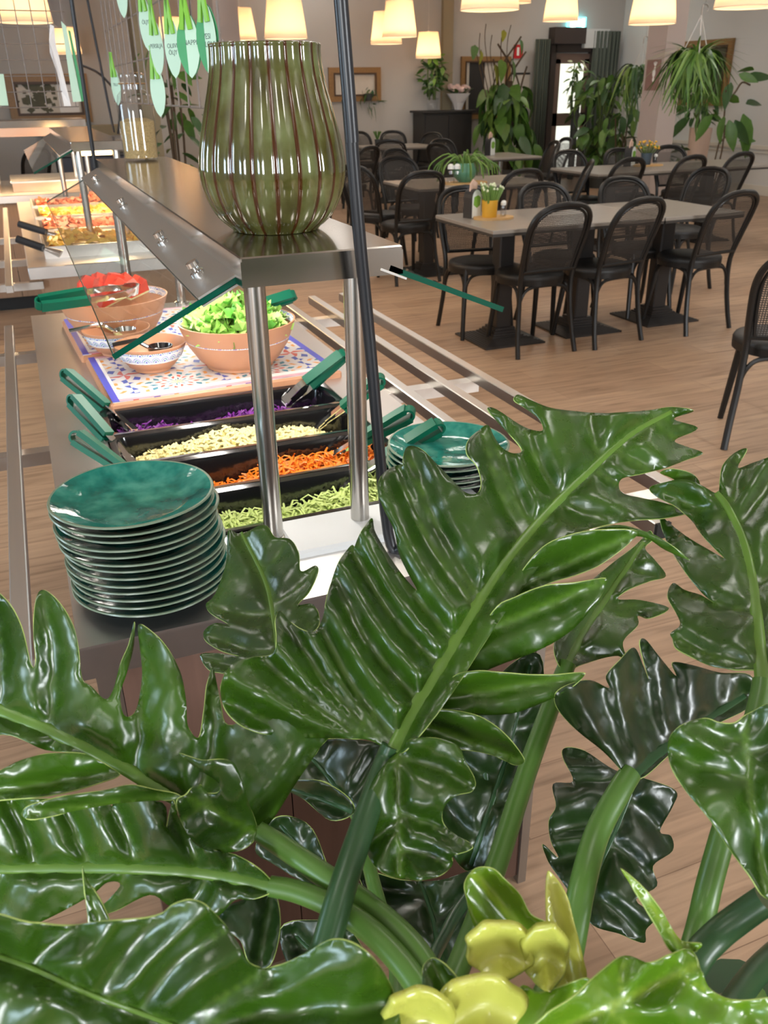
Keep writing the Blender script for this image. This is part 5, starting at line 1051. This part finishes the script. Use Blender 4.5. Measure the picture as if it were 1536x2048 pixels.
# ------------------------------------------------------------------ foreground philodendron
ph = thing('philodendron', 'large glossy philodendron with lobed leaves filling the foreground', 'plant', (0.3, 0.32, 0.72))
PO = Vector(ph.location)
def seglen(P): return [0]+[sum((P[i+1]-P[i]).length for i in range(k+1)) for k in range(len(P)-1)]
def closest(p, P, Ls):
    best = (1e9, 0, 1)
    for i in range(len(P)-1):
        a, b = P[i], P[i+1]; ab = b-a; t = max(0, min(1, (p-a).dot(ab)/max(1e-9, ab.dot(ab)))); q = a+ab*t; dd = (p-q).length
        if dd < best[0]: best = (dd, Ls[i]+(Ls[i+1]-Ls[i])*t, 1 if ab.x*(p.y-a.y)-ab.y*(p.x-a.x) > 0 else -1)
    return best
def big_leaf(outline, midrib, d0, d1, veins=(), foldL=0.0, foldR=0.0, bulge=0.012, matn='philo_leaf', sig=26, wave=0.0, rib=(13, 5), step=11, rim=True, ribmat=None, th=0.0009, curve=0.0, seed=0, label=None, ribshow=True, ripple=0.0009):
    rnd = random.Random(seed*7+3)
    O = [Vector(p[:2]) for p in outline]; O = [p for i, p in enumerate(O) if (p-O[i-1]).length > 0.5]
    Os = spline(O, 5, True); M_ = spline([Vector(p) for p in midrib], 6); Ls = seglen(M_); LM_ = Ls[-1]
    # veins run from midrib to lobe tips
    V = []
    for v in veins:
        tip = Vector(v[:2]); lift = v[2] if len(v) > 2 else 0.0; tw = v[3] if len(v) > 3 else 0.0
        dd, s, sd = closest(tip, M_, Ls); s0 = max(0, s-0.45*dd); base = M_[min(range(len(Ls)), key=lambda i: abs(Ls[i]-s0))]
        mid = base*0.5+tip*0.5+(M_[-1]-M_[0]).normalized()*(-0.06*dd)
        vp = spline([base, mid, tip], 5); V.append((vp, seglen(vp), lift, tw))
    x0, x1, y0, y1 = min(p.x for p in Os), max(p.x for p in Os), min(p.y for p in Os), max(p.y for p in Os)
    pts = [p.copy() for p in Os]; nb = len(pts); edges = [(i, (i+1) % nb) for i in range(nb)]
    # point in polygon
    def inside(x, y):
        c = False; j = nb-1
        for i in range(nb):
            a, b = Os[i], Os[j]
            if (a.y > y) != (b.y > y) and x < (b.x-a.x)*(y-a.y)/(b.y-a.y)+a.x: c = not c
            j = i
        return c
    yy = y0+step*0.5; row = 0
    while yy < y1:
        xx = x0+step*(0.5 if row % 2 else 0.0)
        while xx < x1:
            if inside(xx, yy):
                q = Vector((xx+rnd.uniform(-1, 1), yy+rnd.uniform(-1, 1)))
                if min((q.x-o.x)**2+(q.y-o.y)**2 for o in Os) > (step*0.45)**2: pts.append(q)
            xx += step
        yy += step*0.87; row += 1
    res = delaunay_2d_cdt(pts, edges, [], 1, 0.01); vs2, fcs = res[0], res[2]
    verts = []; vein = []
    ph1, ph2 = rnd.uniform(0, 6), rnd.uniform(0, 6)
    def surf(q):
        dd, s, sd = closest(q, M_, Ls); t = s/LM_
        dep = d0+(d1-d0)*t+curve*4*t*(1-t)
        px2m = dep/FPX
        dep += (foldL if sd > 0 else foldR)*dd*px2m
        vd = dd/rib[0]; g = 1e9
        if V:
            D = []
            for vp, vl, lift, tw in V:
                a_, s_, sg_ = closest(q, vp, vl); D.append((a_, s_/max(1, vl[-1]), sg_))
            mn = min(x[0] for x in D); W = [math.exp(-(x[0]-mn)/18.0) for x in D]; sw = sum(W)
            for x, wt, v in zip(D, W, V): dep += wt/sw*(-(v[2])*x[1]**1.6+v[3]*x[2]*x[0]*px2m)
            g = min(mn, dd*1.2)
        else: g = dd
        dep -= bulge*(1-math.exp(-(g/sig)**2)); dep += ripple*math.sin(q.x*0.105+ph2+0.7*math.sin(q.y*0.05))*math.sin(q.y*0.093+ph1)
        dep += wave*(math.sin(q.x*0.021+ph1)+math.sin(q.y*0.026+q.x*0.008+ph2))+wave*0.45*math.sin(q.x*0.052+q.y*0.043+ph1)
        return dep, g, dd
    for q in vs2:
        q = Vector((q[0], q[1])); dep, g, dd = surf(q)
        verts.append(PD(q.x, q.y, dep)-PO); vein.append(max(math.exp(-(g/3.0)**2)*0.55, math.exp(-(dd/7.0)**2)))
    me = bpy.data.meshes.new('leaf'); me.from_pydata(verts, [], [tuple(f) for f in fcs]); me.materials.append(MATS[matn]); me.materials.append(MATS['pale_rim'])
    at = me.attributes.new('vein', 'FLOAT', 'POINT'); at.data.foreach_set('value', vein)
    me.polygons.foreach_set('use_smooth', [True]*len(fcs)); me.update()
    # faces toward the camera
    if len(fcs):
        s_ = sum(p.normal.dot((p.center+PO-CO).normalized()) for p in me.polygons)
        if s_ > 0: me.flip_normals()
    o = link('leaf', me, ph); md = o.modifiers.new('thick', 'SOLIDIFY'); md.thickness = th; md.offset = -1
    if rim: md.material_offset_rim = 1
    if label: o['label'] = label
    # midrib as a raised tapering rib
    if ribshow:
        R_ = []; P3 = []
        for p_, l_ in zip(M_, Ls):
            t = l_/LM_; dep = surf(p_)[0]; P3.append(PD(p_.x, p_.y, dep-0.0022)-PO); R_.append((rib[0]+(rib[1]-rib[0])*t)*dep/FPX)
        flat_rib(P3, R_, o, ribmat or ('petiole_dark' if matn == 'philo_old' else 'midrib'))
    return o
ROOT = {'a': Vector((0.26, 0.30, 0.78)), 'b': Vector((0.44, 0.32, 0.78)), 'c': Vector((0.16, 0.27, 0.78))}
def flat_rib(P3, R_, o, ribmat):
    vs = []; n_ = len(P3); m = MB()
    for i, p_ in enumerate(P3):
        a, b = P3[max(0, i-1)], P3[min(n_-1, i+1)]; t = (b-a).normalized(); vw = (p_+PO-CO).normalized(); sd = t.cross(vw).normalized(); up = -vw
        for k in range(7):
            an = PI*k/6; vs.append(p_+sd*R_[i]*math.cos(an)+up*(R_[i]*0.42*math.sin(an)-0.001))
    m.add(vs, [(i*7+k, i*7+k+1, i*7+8+k, i*7+7+k) for i in range(n_-1) for k in range(6)]); m.build('midrib', ribmat, o, 80)
def petiole(pts, wpx, root='a', matn='petiole', tail=True, flat=0.85):
    P3 = [PD(x, y, d_) for x, y, d_ in pts]; n_ = len(P3)
    rr = [w_*d_/FPX/2 for w_, (x, y, d_) in zip([wpx[0]+(wpx[1]-wpx[0])*i/(n_-1) for i in range(n_)], pts)]
    if tail: P3.append(ROOT[root]+Vector((random.uniform(-0.03, 0.03), random.uniform(-0.02, 0.02), 0))); rr.append(rr[-1]*1.05)
    S3 = spline([p_-PO for p_ in P3], 7); m_ = len(S3); R_ = [rr[min(len(rr)-1, int(i/7))]+(rr[min(len(rr)-1, int(i/7)+1)]-rr[min(len(rr)-1, int(i/7))])*((i % 7)/7) for i in range(m_)]
    return MB().tube(S3, R_, 14, flat=flat).build('petiole', matn, ph, 60)
# L1: the big central leaf, left half with tip
L1 = [(780, 1502), (740, 1481), (690, 1477), (600, 1476), (530, 1468), (485, 1452), (455, 1425), (441, 1390), (446, 1355), (465, 1328), (500, 1315), (538, 1311), (551, 1298), (553, 1270), (551, 1240), (560, 1222), (580, 1243), (605, 1260), (630, 1262), (645, 1236), (655, 1190), (672, 1135), (690, 1105), (706, 1090), (712, 1120), (706, 1150), (702, 1120), (716, 1075), (735, 1045), (745, 1037), (750, 1062), (768, 1095), (792, 1132), (818, 1165), (834, 1180), (815, 1145), (797, 1105), (788, 1060), (768, 1020), (756, 985), (760, 956), (778, 938), (806, 930), (812, 962), (806, 920), (815, 893), (842, 898), (878, 932), (905, 960), (932, 985), (955, 986), (963, 965), (954, 932), (934, 908), (936, 882), (958, 860), (976, 850), (988, 872), (1002, 893), (1024, 906), (1044, 902), (1030, 880), (1000, 850), (975, 818), (992, 818), (1038, 848), (1066, 860), (1086, 860), (1078, 838), (1048, 815), (1028, 800), (1036, 789), (1062, 800), (1100, 815), (1150, 822), (1200, 826), (1250, 824), (1300, 820), (1345, 814), (1388, 822), (1348, 838), (1396, 856), (1350, 880), (1370, 892), (1406, 906), (1372, 920), (1330, 936), (1290, 946), (1245, 957), (1238, 975), (1250, 988), (1285, 996), (1330, 1006), (1375, 1024), (1330, 1036), (1275, 1040), (1220, 1048), (1165, 1062), (1110, 1090), (1080, 1130), (1040, 1185), (1000, 1240), (960, 1300), (915, 1370), (880, 1420), (840, 1470), (805, 1505)]
V1 = [(560, 1472, 0.0), (450, 1400, 0.02, 0.0), (530, 1320, 0.0), (562, 1228, -0.015), (640, 1250, -0.01), (666, 1155, -0.012), (700, 1095, -0.02, 0.1), (743, 1040, -0.01), (795, 935, -0.01, -0.1), (815, 898, 0.0, 0.1), (965, 858, 0.005), (980, 818, 0.0), (1036, 793, 0.0), (1180, 826, -0.005), (1300, 822, 0), (1390, 856, -0.01), (1400, 906, 0.0), (1300, 940, 0.01), (1370, 1024, 0.015), (1240, 1044, 0.02)]
MR1 = [(788, 1502), (830, 1420), (890, 1320), (950, 1215), (1010, 1125), (1090, 1030), (1170, 950), (1260, 870), (1345, 822)]
big_leaf(L1, MR1, 0.60, 0.86, V1, foldL=-0.10, foldR=0.16, bulge=0.019, sig=26, wave=0.002, rib=(17, 4), curve=-0.03, seed=1, label='large upright lobed leaf in the centre')
# right-hand lobes of the central leaf, lying over one another
def lobe(outl, base, tip, d0, d1, seed, **kw):
    return big_leaf(outl, [base, ((base[0]+tip[0])/2, (base[1]+tip[1])/2), tip], d0, d1, kw.pop('veins', ()), seed=seed, rib=kw.pop('rib', (4, 2)), ribshow=kw.pop('ribshow', False), **kw)
lobe([(1040, 1150), (1085, 1095), (1140, 1070), (1200, 1060), (1275, 1062), (1262, 1082), (1235, 1105), (1195, 1132), (1150, 1150), (1100, 1165), (1060, 1185), (1010, 1215)], (1030, 1175), (1270, 1066), 0.695, 0.70, 11, foldL=0.25, foldR=-0.3, bulge=0.016, sig=24, wave=0.003)
lobe([(985, 1225), (1030, 1195), (1090, 1172), (1150, 1166), (1212, 1157), (1208, 1180), (1185, 1215), (1150, 1255), (1110, 1284), (1060, 1308), (1010, 1326), (960, 1345), (920, 1345)], (950, 1270), (1206, 1162), 0.66, 0.665, 12, foldL=0.4, foldR=-0.35, bulge=0.014, sig=26, wave=0.002)
lobe([(905, 1355), (950, 1342), (1010, 1346), (1060, 1350), (1110, 1350), (1167, 1346), (1155, 1365), (1115, 1392), (1070, 1412), (1020, 1428), (960, 1430), (910, 1425), (870, 1410)], (890, 1395), (1160, 1350), 0.635, 0.64, 13, foldL=0.35, foldR=-0.4, bulge=0.012, sig=20, wave=0.002)
lobe([(855, 1425), (900, 1420), (950, 1430), (985, 1448), (1015, 1474), (1042, 1508), (1048, 1524), (1030, 1530), (990, 1512), (950, 1502), (915, 1498), (880, 1490), (840, 1475)], (850, 1450), (1042, 1522), 0.62, 0.62, 14, foldL=0.3, foldR=-0.3, bulge=0.014, sig=20, wave=0.002)
lobe([(800, 1500), (822, 1478), (870, 1476), (915, 1490), (932, 1525), (950, 1562), (944, 1582), (915, 1590), (890, 1612), (884, 1640), (900, 1662), (942, 1688), (938, 1700), (906, 1712), (905, 1730), (885, 1748), (850, 1760), (800, 1757), (760, 1742), (736, 1710), (727, 1660), (730, 1608), (746, 1560), (775, 1522)], (795, 1500), (800, 1752), 0.595, 0.56, 15, foldL=0.10, foldR=0.14, bulge=0.012, sig=22, wave=0.002, veins=((735, 1690), (800, 1752), (905, 1735), (935, 1690), (940, 1570)), label='rounded basal lobe hanging below the central leaf')
lobe([(1190, 1060), (1240, 1050), (1300, 1066), (1330, 1082), (1380, 1120), (1330, 1100), (1290, 1075), (1240, 1072)], (1195, 1062), (1376, 1116), 0.72, 0.72, 16, bulge=0.006, sig=10)
lobe([(1320, 945), (1345, 938), (1385, 948), (1400, 970), (1370, 968), (1340, 955)], (1322, 946), (1398, 968), 0.80, 0.80, 17, bulge=0.006, sig=10)
petiole([(783, 1490, 0.602), (768, 1530, 0.60), (735, 1625, 0.57), (690, 1760, 0.54), (650, 1900, 0.52), (610, 2060, 0.50)], (46, 78), 'c', 'petiole_dark')
# L2: right leaf
L2 = [(1522, 1372), (1515, 1342), (1470, 1339), (1420, 1331), (1380, 1312), (1352, 1296), (1345, 1278), (1341, 1266), (1360, 1250), (1352, 1226), (1335, 1192), (1346, 1166), (1370, 1180), (1402, 1190), (1428, 1206), (1402, 1184), (1362, 1132), (1332, 1080), (1319, 1030), (1334, 1042), (1372, 1072), (1412, 1096), (1448, 1116), (1432, 1100), (1404, 1070), (1382, 1040), (1350, 1012), (1312, 992), (1300, 975), (1332, 964), (1366, 958), (1402, 970), (1434, 986), (1440, 960), (1446, 930), (1470, 905), (1494, 898), (1476, 935), (1510, 924), (1560, 915), (1640, 960), (1660, 1100), (1640, 1250), (1590, 1340), (1545, 1372)]
big_leaf(L2, [(1526, 1372), (1518, 1290), (1508, 1190), (1490, 1095), (1458, 1020), (1432, 985)], 0.60, 0.78, [(1345, 1275), (1345, 1172, 0.01), (1325, 1040, 0.0), (1310, 980, -0.02), (1480, 905, -0.02), (1560, 920), (1650, 1050), (1640, 1200), (1400, 1325)], foldL=0.22, foldR=0.14, bulge=0.010, sig=20, wave=0.002, rib=(15, 6), seed=2, label='tall leaf at the right edge with a pale midrib')
petiole([(1526, 1360, 0.60), (1520, 1400, 0.595), (1490, 1520, 0.58), (1440, 1690, 0.57), (1405, 1830, 0.56), (1370, 2060, 0.52)], (48, 66), 'b')
# L3: lower right heart-shaped lobe
big_leaf([(1530, 1795), (1500, 1752), (1460, 1700), (1420, 1640), (1372, 1582), (1342, 1532), (1335, 1492), (1345, 1466), (1372, 1446), (1410, 1437), (1440, 1446), (1470, 1446), (1500, 1426), (1560, 1408), (1650, 1480), (1650, 1700), (1570, 1800)], [(1535, 1795), (1520, 1700), (1500, 1580), (1490, 1450)], 0.49, 0.53, [(1340, 1500), (1400, 1440), (1500, 1430), (1600, 1450)], foldL=0.16, foldR=0.1, bulge=0.010, sig=30, wave=0.003, rib=(8, 3), seed=3, ripple=0.0002, ribshow=False, label='heart-shaped leaf cut by the right edge')
petiole([(1530, 1800, 0.505), (1480, 1835, 0.51), (1430, 1875, 0.51), (1385, 1930, 0.50), (1330, 2060, 0.48)], (66, 70), 'b', 'petiole_dark')
# L4: middle right leaf
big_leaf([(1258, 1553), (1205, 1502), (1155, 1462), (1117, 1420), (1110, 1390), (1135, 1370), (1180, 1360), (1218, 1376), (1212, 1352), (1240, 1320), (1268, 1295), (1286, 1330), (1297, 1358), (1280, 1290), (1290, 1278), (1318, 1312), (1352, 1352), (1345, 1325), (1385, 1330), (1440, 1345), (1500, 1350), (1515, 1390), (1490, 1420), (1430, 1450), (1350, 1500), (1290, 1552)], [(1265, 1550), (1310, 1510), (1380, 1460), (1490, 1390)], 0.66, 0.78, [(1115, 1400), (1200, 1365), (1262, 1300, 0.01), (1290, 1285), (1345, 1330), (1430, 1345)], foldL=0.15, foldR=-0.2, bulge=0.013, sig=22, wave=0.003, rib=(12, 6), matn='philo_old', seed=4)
petiole([(1262, 1545, 0.66), (1240, 1580, 0.65), (1195, 1665, 0.63), (1165, 1770, 0.60), (1140, 1900, 0.58), (1100, 2070, 0.54)], (44, 62), 'b')
# L5: dark leaf behind
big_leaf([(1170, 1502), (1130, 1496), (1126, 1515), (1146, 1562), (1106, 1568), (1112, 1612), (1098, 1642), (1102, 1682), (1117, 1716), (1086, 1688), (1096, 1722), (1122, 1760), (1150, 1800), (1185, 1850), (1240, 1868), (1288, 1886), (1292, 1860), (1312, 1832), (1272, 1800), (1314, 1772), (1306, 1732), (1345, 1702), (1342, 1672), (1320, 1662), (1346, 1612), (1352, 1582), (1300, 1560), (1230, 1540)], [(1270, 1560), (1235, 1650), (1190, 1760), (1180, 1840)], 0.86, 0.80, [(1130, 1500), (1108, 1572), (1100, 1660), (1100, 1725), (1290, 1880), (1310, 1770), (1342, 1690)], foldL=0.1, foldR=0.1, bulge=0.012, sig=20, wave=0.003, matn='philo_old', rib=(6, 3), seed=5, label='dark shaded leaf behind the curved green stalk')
# L6: leaf behind the right lobes
big_leaf([(1128, 1342), (1108, 1300), (1120, 1255), (1165, 1180), (1220, 1130), (1270, 1092), (1298, 1062), (1306, 1078), (1290, 1096), (1310, 1120), (1332, 1152), (1300, 1162), (1255, 1180), (1236, 1198), (1280, 1200), (1338, 1216), (1300, 1236), (1276, 1231), (1276, 1250), (1246, 1284), (1256, 1322), (1236, 1312), (1200, 1318), (1160, 1330)], [(1130, 1335), (1170, 1260), (1230, 1170), (1295, 1072)], 0.74, 0.92, [(1330, 1152), (1335, 1216, 0.01), (1274, 1235), (1250, 1318)], foldL=0.1, foldR=0.1, bulge=0.013, sig=18, wave=0.003, rib=(9, 4), seed=6)
petiole([(1136, 1325, 0.74), (1110, 1390, 0.73), (1055, 1540, 0.69), (1000, 1710, 0.64), (950, 1850, 0.60), (890, 2000, 0.55), (840, 2120, 0.52)], (40, 62), 'a')
# L7: upper left leaf
L7 = [(520, 1668), (545, 1640), (590, 1570), (640, 1495), (655, 1470), (600, 1440), (520, 1430), (455, 1450), (440, 1400), (426, 1335), (414, 1370), (408, 1420), (398, 1475), (376, 1452), (372, 1398), (360, 1342), (330, 1290), (296, 1258), (276, 1251), (280, 1300), (284, 1352), (272, 1420), (250, 1432), (240, 1392), (255, 1342), (268, 1290), (268, 1244), (258, 1288), (240, 1330), (226, 1380), (210, 1398), (182, 1372), (165, 1360), (160, 1330), (150, 1262), (122, 1210), (88, 1180), (72, 1198), (67, 1268), (72, 1322), (62, 1330), (42, 1252), (12, 1200), (-25, 1185), (-90, 1260), (-110, 1400), (-60, 1470), (20, 1470), (90, 1500), (160, 1505), (215, 1520), (240, 1545), (270, 1552), (310, 1580), (360, 1600), (420, 1640), (470, 1680), (500, 1690)]
big_leaf(L7, [(515, 1662), (420, 1625), (340, 1590), (230, 1525), (120, 1470), (0, 1420), (-90, 1390)], 0.60, 0.63, [(640, 1480), (430, 1340, -0.01), (280, 1256, 0.01), (268, 1250, -0.01), (85, 1184, 0.005), (-20, 1190), (-60, 1460), (100, 1500), (230, 1540)], foldL=0.12, foldR=-0.15, bulge=0.012, sig=26, wave=0.002, rib=(15, 12), seed=7, label='feathered leaf at the left with upright lobes')
lobe([(-40, 1570), (20, 1530), (70, 1512), (120, 1506), (175, 1510), (220, 1535), (238, 1550), (200, 1565), (150, 1580), (90, 1592), (20, 1598), (-40, 1600)], (232, 1546), (-30, 1585), 0.575, 0.56, 18, foldL=0.2, foldR=-0.2, bulge=0.010, sig=16, wave=0.002)
lobe([(42, 1630), (62, 1610), (130, 1592), (200, 1582), (260, 1570), (310, 1580), (352, 1588), (360, 1598), (300, 1602), (230, 1608), (150, 1622), (70, 1638)], (350, 1594), (46, 1630), 0.57, 0.55, 19, foldL=0.15, foldR=-0.15, bulge=0.008, sig=14, wave=0.002)
lobe([(358, 1507), (402, 1520), (458, 1520), (478, 1545), (498, 1605), (514, 1662), (492, 1695), (442, 1706), (392, 1690), (362, 1642), (354, 1602), (372, 1590), (386, 1574), (402, 1570), (415, 1586), (434, 1586), (440, 1575), (428, 1558), (398, 1540)], (512, 1665), (385, 1600), 0.575, 0.54, 20, foldL=0.1, foldR=0.1, bulge=0.010, sig=24, wave=0.003, ribshow=False, veins=((362, 1510), (440, 1700), (362, 1640)), label='curled basal lobe with a rolled pale edge')
petiole([(515, 1662, 0.595), (560, 1690, 0.59), (640, 1745, 0.575), (740, 1815, 0.56), (830, 1900, 0.54), (890, 2010, 0.52), (930, 2120, 0.50)], (40, 62), 'a')
# L8: second left leaf
big_leaf([(548, 1772), (520, 1740), (470, 1710), (400, 1690), (360, 1640), (345, 1600), (333, 1655), (325, 1605), (230, 1604), (226, 1652), (216, 1604), (120, 1598), (20, 1600), (-60, 1610), (-80, 1740), (-60, 1850), (20, 1862), (90, 1840), (180, 1792), (215, 1765), (240, 1772), (190, 1830), (230, 1822), (300, 1790), (340, 1812), (380, 1810), (430, 1835), (470, 1800), (500, 1800), (540, 1785)], [(545, 1772), (470, 1755), (380, 1742), (250, 1735), (100, 1735), (-70, 1738)], 0.57, 0.60, [(340, 1605), (225, 1606), (120, 1600), (20, 1604), (-50, 1840), (200, 1826), (380, 1812), (460, 1705)], foldL=-0.12, foldR=0.12, bulge=0.013, sig=24, wave=0.002, rib=(14, 10), seed=8, label='horizontal leaf at the lower left with a thick pale midrib')
lobe([(165, 1735), (175, 1760), (205, 1810), (218, 1848), (190, 1855), (178, 1850), (172, 1800)], (200, 1850), (167, 1738), 0.50, 0.50, 22, bulge=0.004, sig=8)
petiole([(540, 1772, 0.57), (600, 1785, 0.565), (680, 1820, 0.555), (760, 1880, 0.54), (840, 1980, 0.52), (880, 2100, 0.50)], (40, 58), 'a')
lobe([(545, 1780), (560, 1850), (540, 1930), (500, 1925), (480, 1880), (440, 1850), (450, 1815), (500, 1795)], (545, 1785), (520, 1920), 0.60, 0.58, 23, bulge=0.010, sig=18, matn='philo_old')
# L9: nearest big leaf along the bottom
big_leaf([(-60, 1846), (60, 1846), (130, 1852), (200, 1843), (280, 1838), (322, 1828), (346, 1810), (380, 1800), (412, 1811), (452, 1852), (480, 1892), (500, 1926), (532, 1936), (572, 1926), (622, 1900), (662, 1880), (702, 1885), (742, 1912), (772, 1952), (792, 2000), (802, 2060), (790, 2110), (300, 2130), (-60, 2130)], [(-60, 1895), (60, 1935), (170, 1985), (330, 2045), (480, 2110)], 0.40, 0.42, [(150, 1852, 0.0), (385, 1803, 0.012), (450, 1860, -0.005), (530, 1935, -0.012), (665, 1884, 0.01), (785, 2010)], foldL=-0.1, foldR=0.05, bulge=0.012, sig=40, wave=0.003, rib=(5, 4), seed=9, step=13, ripple=0.0002, label='broad leaf nearest the camera along the bottom left')
# L10: pale leaf behind, next to the plates
big_leaf([(456, 1062), (482, 1068), (528, 1049), (550, 1074), (580, 1078), (597, 1106), (602, 1142), (630, 1131), (636, 1144), (618, 1184), (596, 1209), (625, 1208), (638, 1232), (634, 1256), (600, 1280), (570, 1310), (520, 1330), (480, 1350), (440, 1345), (416, 1338), (400, 1310), (430, 1306), (478, 1312), (442, 1301), (412, 1282), (408, 1262), (430, 1246), (456, 1248), (421, 1226), (412, 1208), (430, 1188), (452, 1126)], [(560, 1330), (548, 1240), (530, 1160), (482, 1064)], 0.78, 0.92, [(415, 1210), (410, 1268), (404, 1316), (630, 1136), (634, 1240), (575, 1082)], foldL=-0.25, foldR=0.2, bulge=0.010, sig=18, wave=0.002, rib=(6, 3), seed=10, label='pale grey-green leaf standing in front of the left plate stack')
# inner leaves, their shade put into the darker leaf material
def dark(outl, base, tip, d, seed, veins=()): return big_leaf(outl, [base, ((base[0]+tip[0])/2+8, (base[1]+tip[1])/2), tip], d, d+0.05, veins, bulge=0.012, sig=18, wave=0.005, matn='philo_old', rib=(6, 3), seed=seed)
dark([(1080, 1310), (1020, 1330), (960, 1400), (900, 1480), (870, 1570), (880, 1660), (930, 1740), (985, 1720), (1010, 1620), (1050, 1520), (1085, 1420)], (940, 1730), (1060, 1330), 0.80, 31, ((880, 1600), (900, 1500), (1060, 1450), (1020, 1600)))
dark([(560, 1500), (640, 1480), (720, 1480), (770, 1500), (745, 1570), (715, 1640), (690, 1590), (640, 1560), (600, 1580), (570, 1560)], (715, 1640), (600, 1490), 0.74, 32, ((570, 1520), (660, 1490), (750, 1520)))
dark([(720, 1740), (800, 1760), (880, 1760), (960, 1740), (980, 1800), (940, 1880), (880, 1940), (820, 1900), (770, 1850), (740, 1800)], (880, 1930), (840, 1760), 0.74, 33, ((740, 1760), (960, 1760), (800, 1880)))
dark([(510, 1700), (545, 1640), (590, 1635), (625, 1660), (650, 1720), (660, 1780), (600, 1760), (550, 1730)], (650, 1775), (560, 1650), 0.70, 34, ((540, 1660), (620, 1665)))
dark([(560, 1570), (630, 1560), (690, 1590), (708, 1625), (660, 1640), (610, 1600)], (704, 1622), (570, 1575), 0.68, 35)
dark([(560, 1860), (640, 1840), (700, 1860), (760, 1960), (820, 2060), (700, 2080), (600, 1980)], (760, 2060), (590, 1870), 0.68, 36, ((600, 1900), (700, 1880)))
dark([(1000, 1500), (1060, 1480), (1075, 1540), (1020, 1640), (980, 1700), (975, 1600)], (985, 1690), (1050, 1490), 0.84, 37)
petiole([(560, 1420, 0.80), (640, 1500, 0.79), (690, 1590, 0.77), (720, 1650, 0.75), (745, 1760, 0.71), (790, 1920, 0.66), (820, 2080, 0.60)], (20, 34), 'a')
petiole([(965, 1480, 0.83), (975, 1600, 0.82), (985, 1720, 0.79), (900, 1850, 0.72), (870, 2000, 0.64)], (22, 30), 'a', 'petiole_dark')
petiole([(1560, 1900, 0.62), (1500, 1960, 0.58), (1440, 2060, 0.54)], (50, 56), 'b', 'petiole_dark')
# young yellow-green shoots at the bottom right
Y = dict(matn='philo_bud', rim=False, ripple=0.0002); G = dict(matn='philo_young', ripple=0.0002)
lobe([(934, 1800), (930, 1766), (950, 1738), (985, 1738), (1008, 1758), (1040, 1790), (1062, 1830), (1098, 1850), (1090, 1885), (1040, 1890), (985, 1872), (955, 1862), (940, 1830)], (1060, 1880), (945, 1745), 0.50, 0.49, 41, bulge=0.012, sig=30, foldL=0.25, foldR=0.2, **G)
lobe([(1094, 1752), (1106, 1750), (1132, 1792), (1146, 1842), (1162, 1902), (1172, 1965), (1122, 1985), (1100, 1905), (1094, 1830)], (1145, 1980), (1100, 1755), 0.47, 0.48, 42, bulge=0.010, sig=20, foldL=0.3, foldR=0.3, **Y)
def bud(c_, rx, ry, d_, seed, matn='philo_bud'):
    n_ = 16; outl = [(c_[0]+rx*math.cos(2*PI*i/n_)*(1+0.08*math.sin(3*i+seed)), c_[1]+ry*math.sin(2*PI*i/n_)*(1+0.06*math.sin(2*i+seed))) for i in range(n_)]
    return big_leaf(outl, [(c_[0]-rx*0.8, c_[1]+ry*0.5), (c_[0], c_[1]-ry*0.1), (c_[0]+rx*0.8, c_[1]+ry*0.3)], d_, d_, (), bulge=0.020, sig=rx*0.8, wave=0.002, matn=matn, rim=False, ribshow=False, step=9, seed=seed, th=0.004, ripple=0.0003)
bud((1000, 1905), 64, 54, 0.455, 43); bud((1090, 1915), 42, 62, 0.462, 44); bud((965, 2020), 82, 60, 0.43, 45); bud((838, 2045), 66, 56, 0.42, 46)
lobe([(845, 1970), (848, 1930), (870, 1917), (905, 1945), (930, 1985), (935, 2020), (890, 2020), (852, 2000)], (920, 2020), (862, 1922), 0.45, 0.46, 47, bulge=0.01, sig=18, foldL=0.2, foldR=0.2)
lobe([(1040, 1975), (1080, 1985), (1120, 1975), (1180, 1960), (1160, 2040), (1100, 2080), (1020, 2080)], (1090, 2080), (1150, 1980), 0.45, 0.46, 48, bulge=0.012, sig=22, **G)
lobe([(1085, 2038), (1145, 1996), (1200, 1945), (1250, 1911), (1300, 1926), (1340, 1910), (1382, 1898), (1402, 1940), (1425, 1982), (1480, 2002), (1570, 2000), (1570, 2080), (1080, 2090)], (1090, 2075), (1395, 1930), 0.42, 0.45, 49, bulge=0.014, sig=44, wave=0.004, veins=((1250, 1915), (1385, 1905), (1480, 2005), (1300, 2080)), **G)
lobe([(1242, 1738), (1285, 1775), (1325, 1825), (1362, 1880), (1404, 1888), (1385, 1905), (1345, 1905), (1312, 1850), (1275, 1790)], (1375, 1898), (1245, 1742), 0.46, 0.47, 50, bulge=0.006, sig=14, **G)
# unseen planter added to carry the plant, below the frame
pt_ = thing('planter', 'dark wooden planter box below the foreground plant', 'planter', (0.30, 0.12, 0))
MB().box(-0.75, 0.75, -0.24, -0.21, 0.0, 0.74).box(-0.75, 0.75, 0.21, 0.24, 0.0, 0.74).box(-0.75, -0.72, -0.21, 0.21, 0.0, 0.74).box(0.72, 0.75, -0.21, 0.21, 0.0, 0.74).build('box', 'wood_panel', pt_)
MB().box(-0.72, 0.72, -0.21, 0.21, 0.02, 0.70).build('soil', 'soil', pt_)
for k_, v_ in ROOT.items():
    MB().tube([(v_.x-PO.x, v_.y-PO.y, v_.z-PO.z+0.02), (v_.x-PO.x, v_.y-PO.y-0.02, 0.70-PO.z)], [0.03, 0.04], 12).build('crown', 'petiole_dark', ph, True)
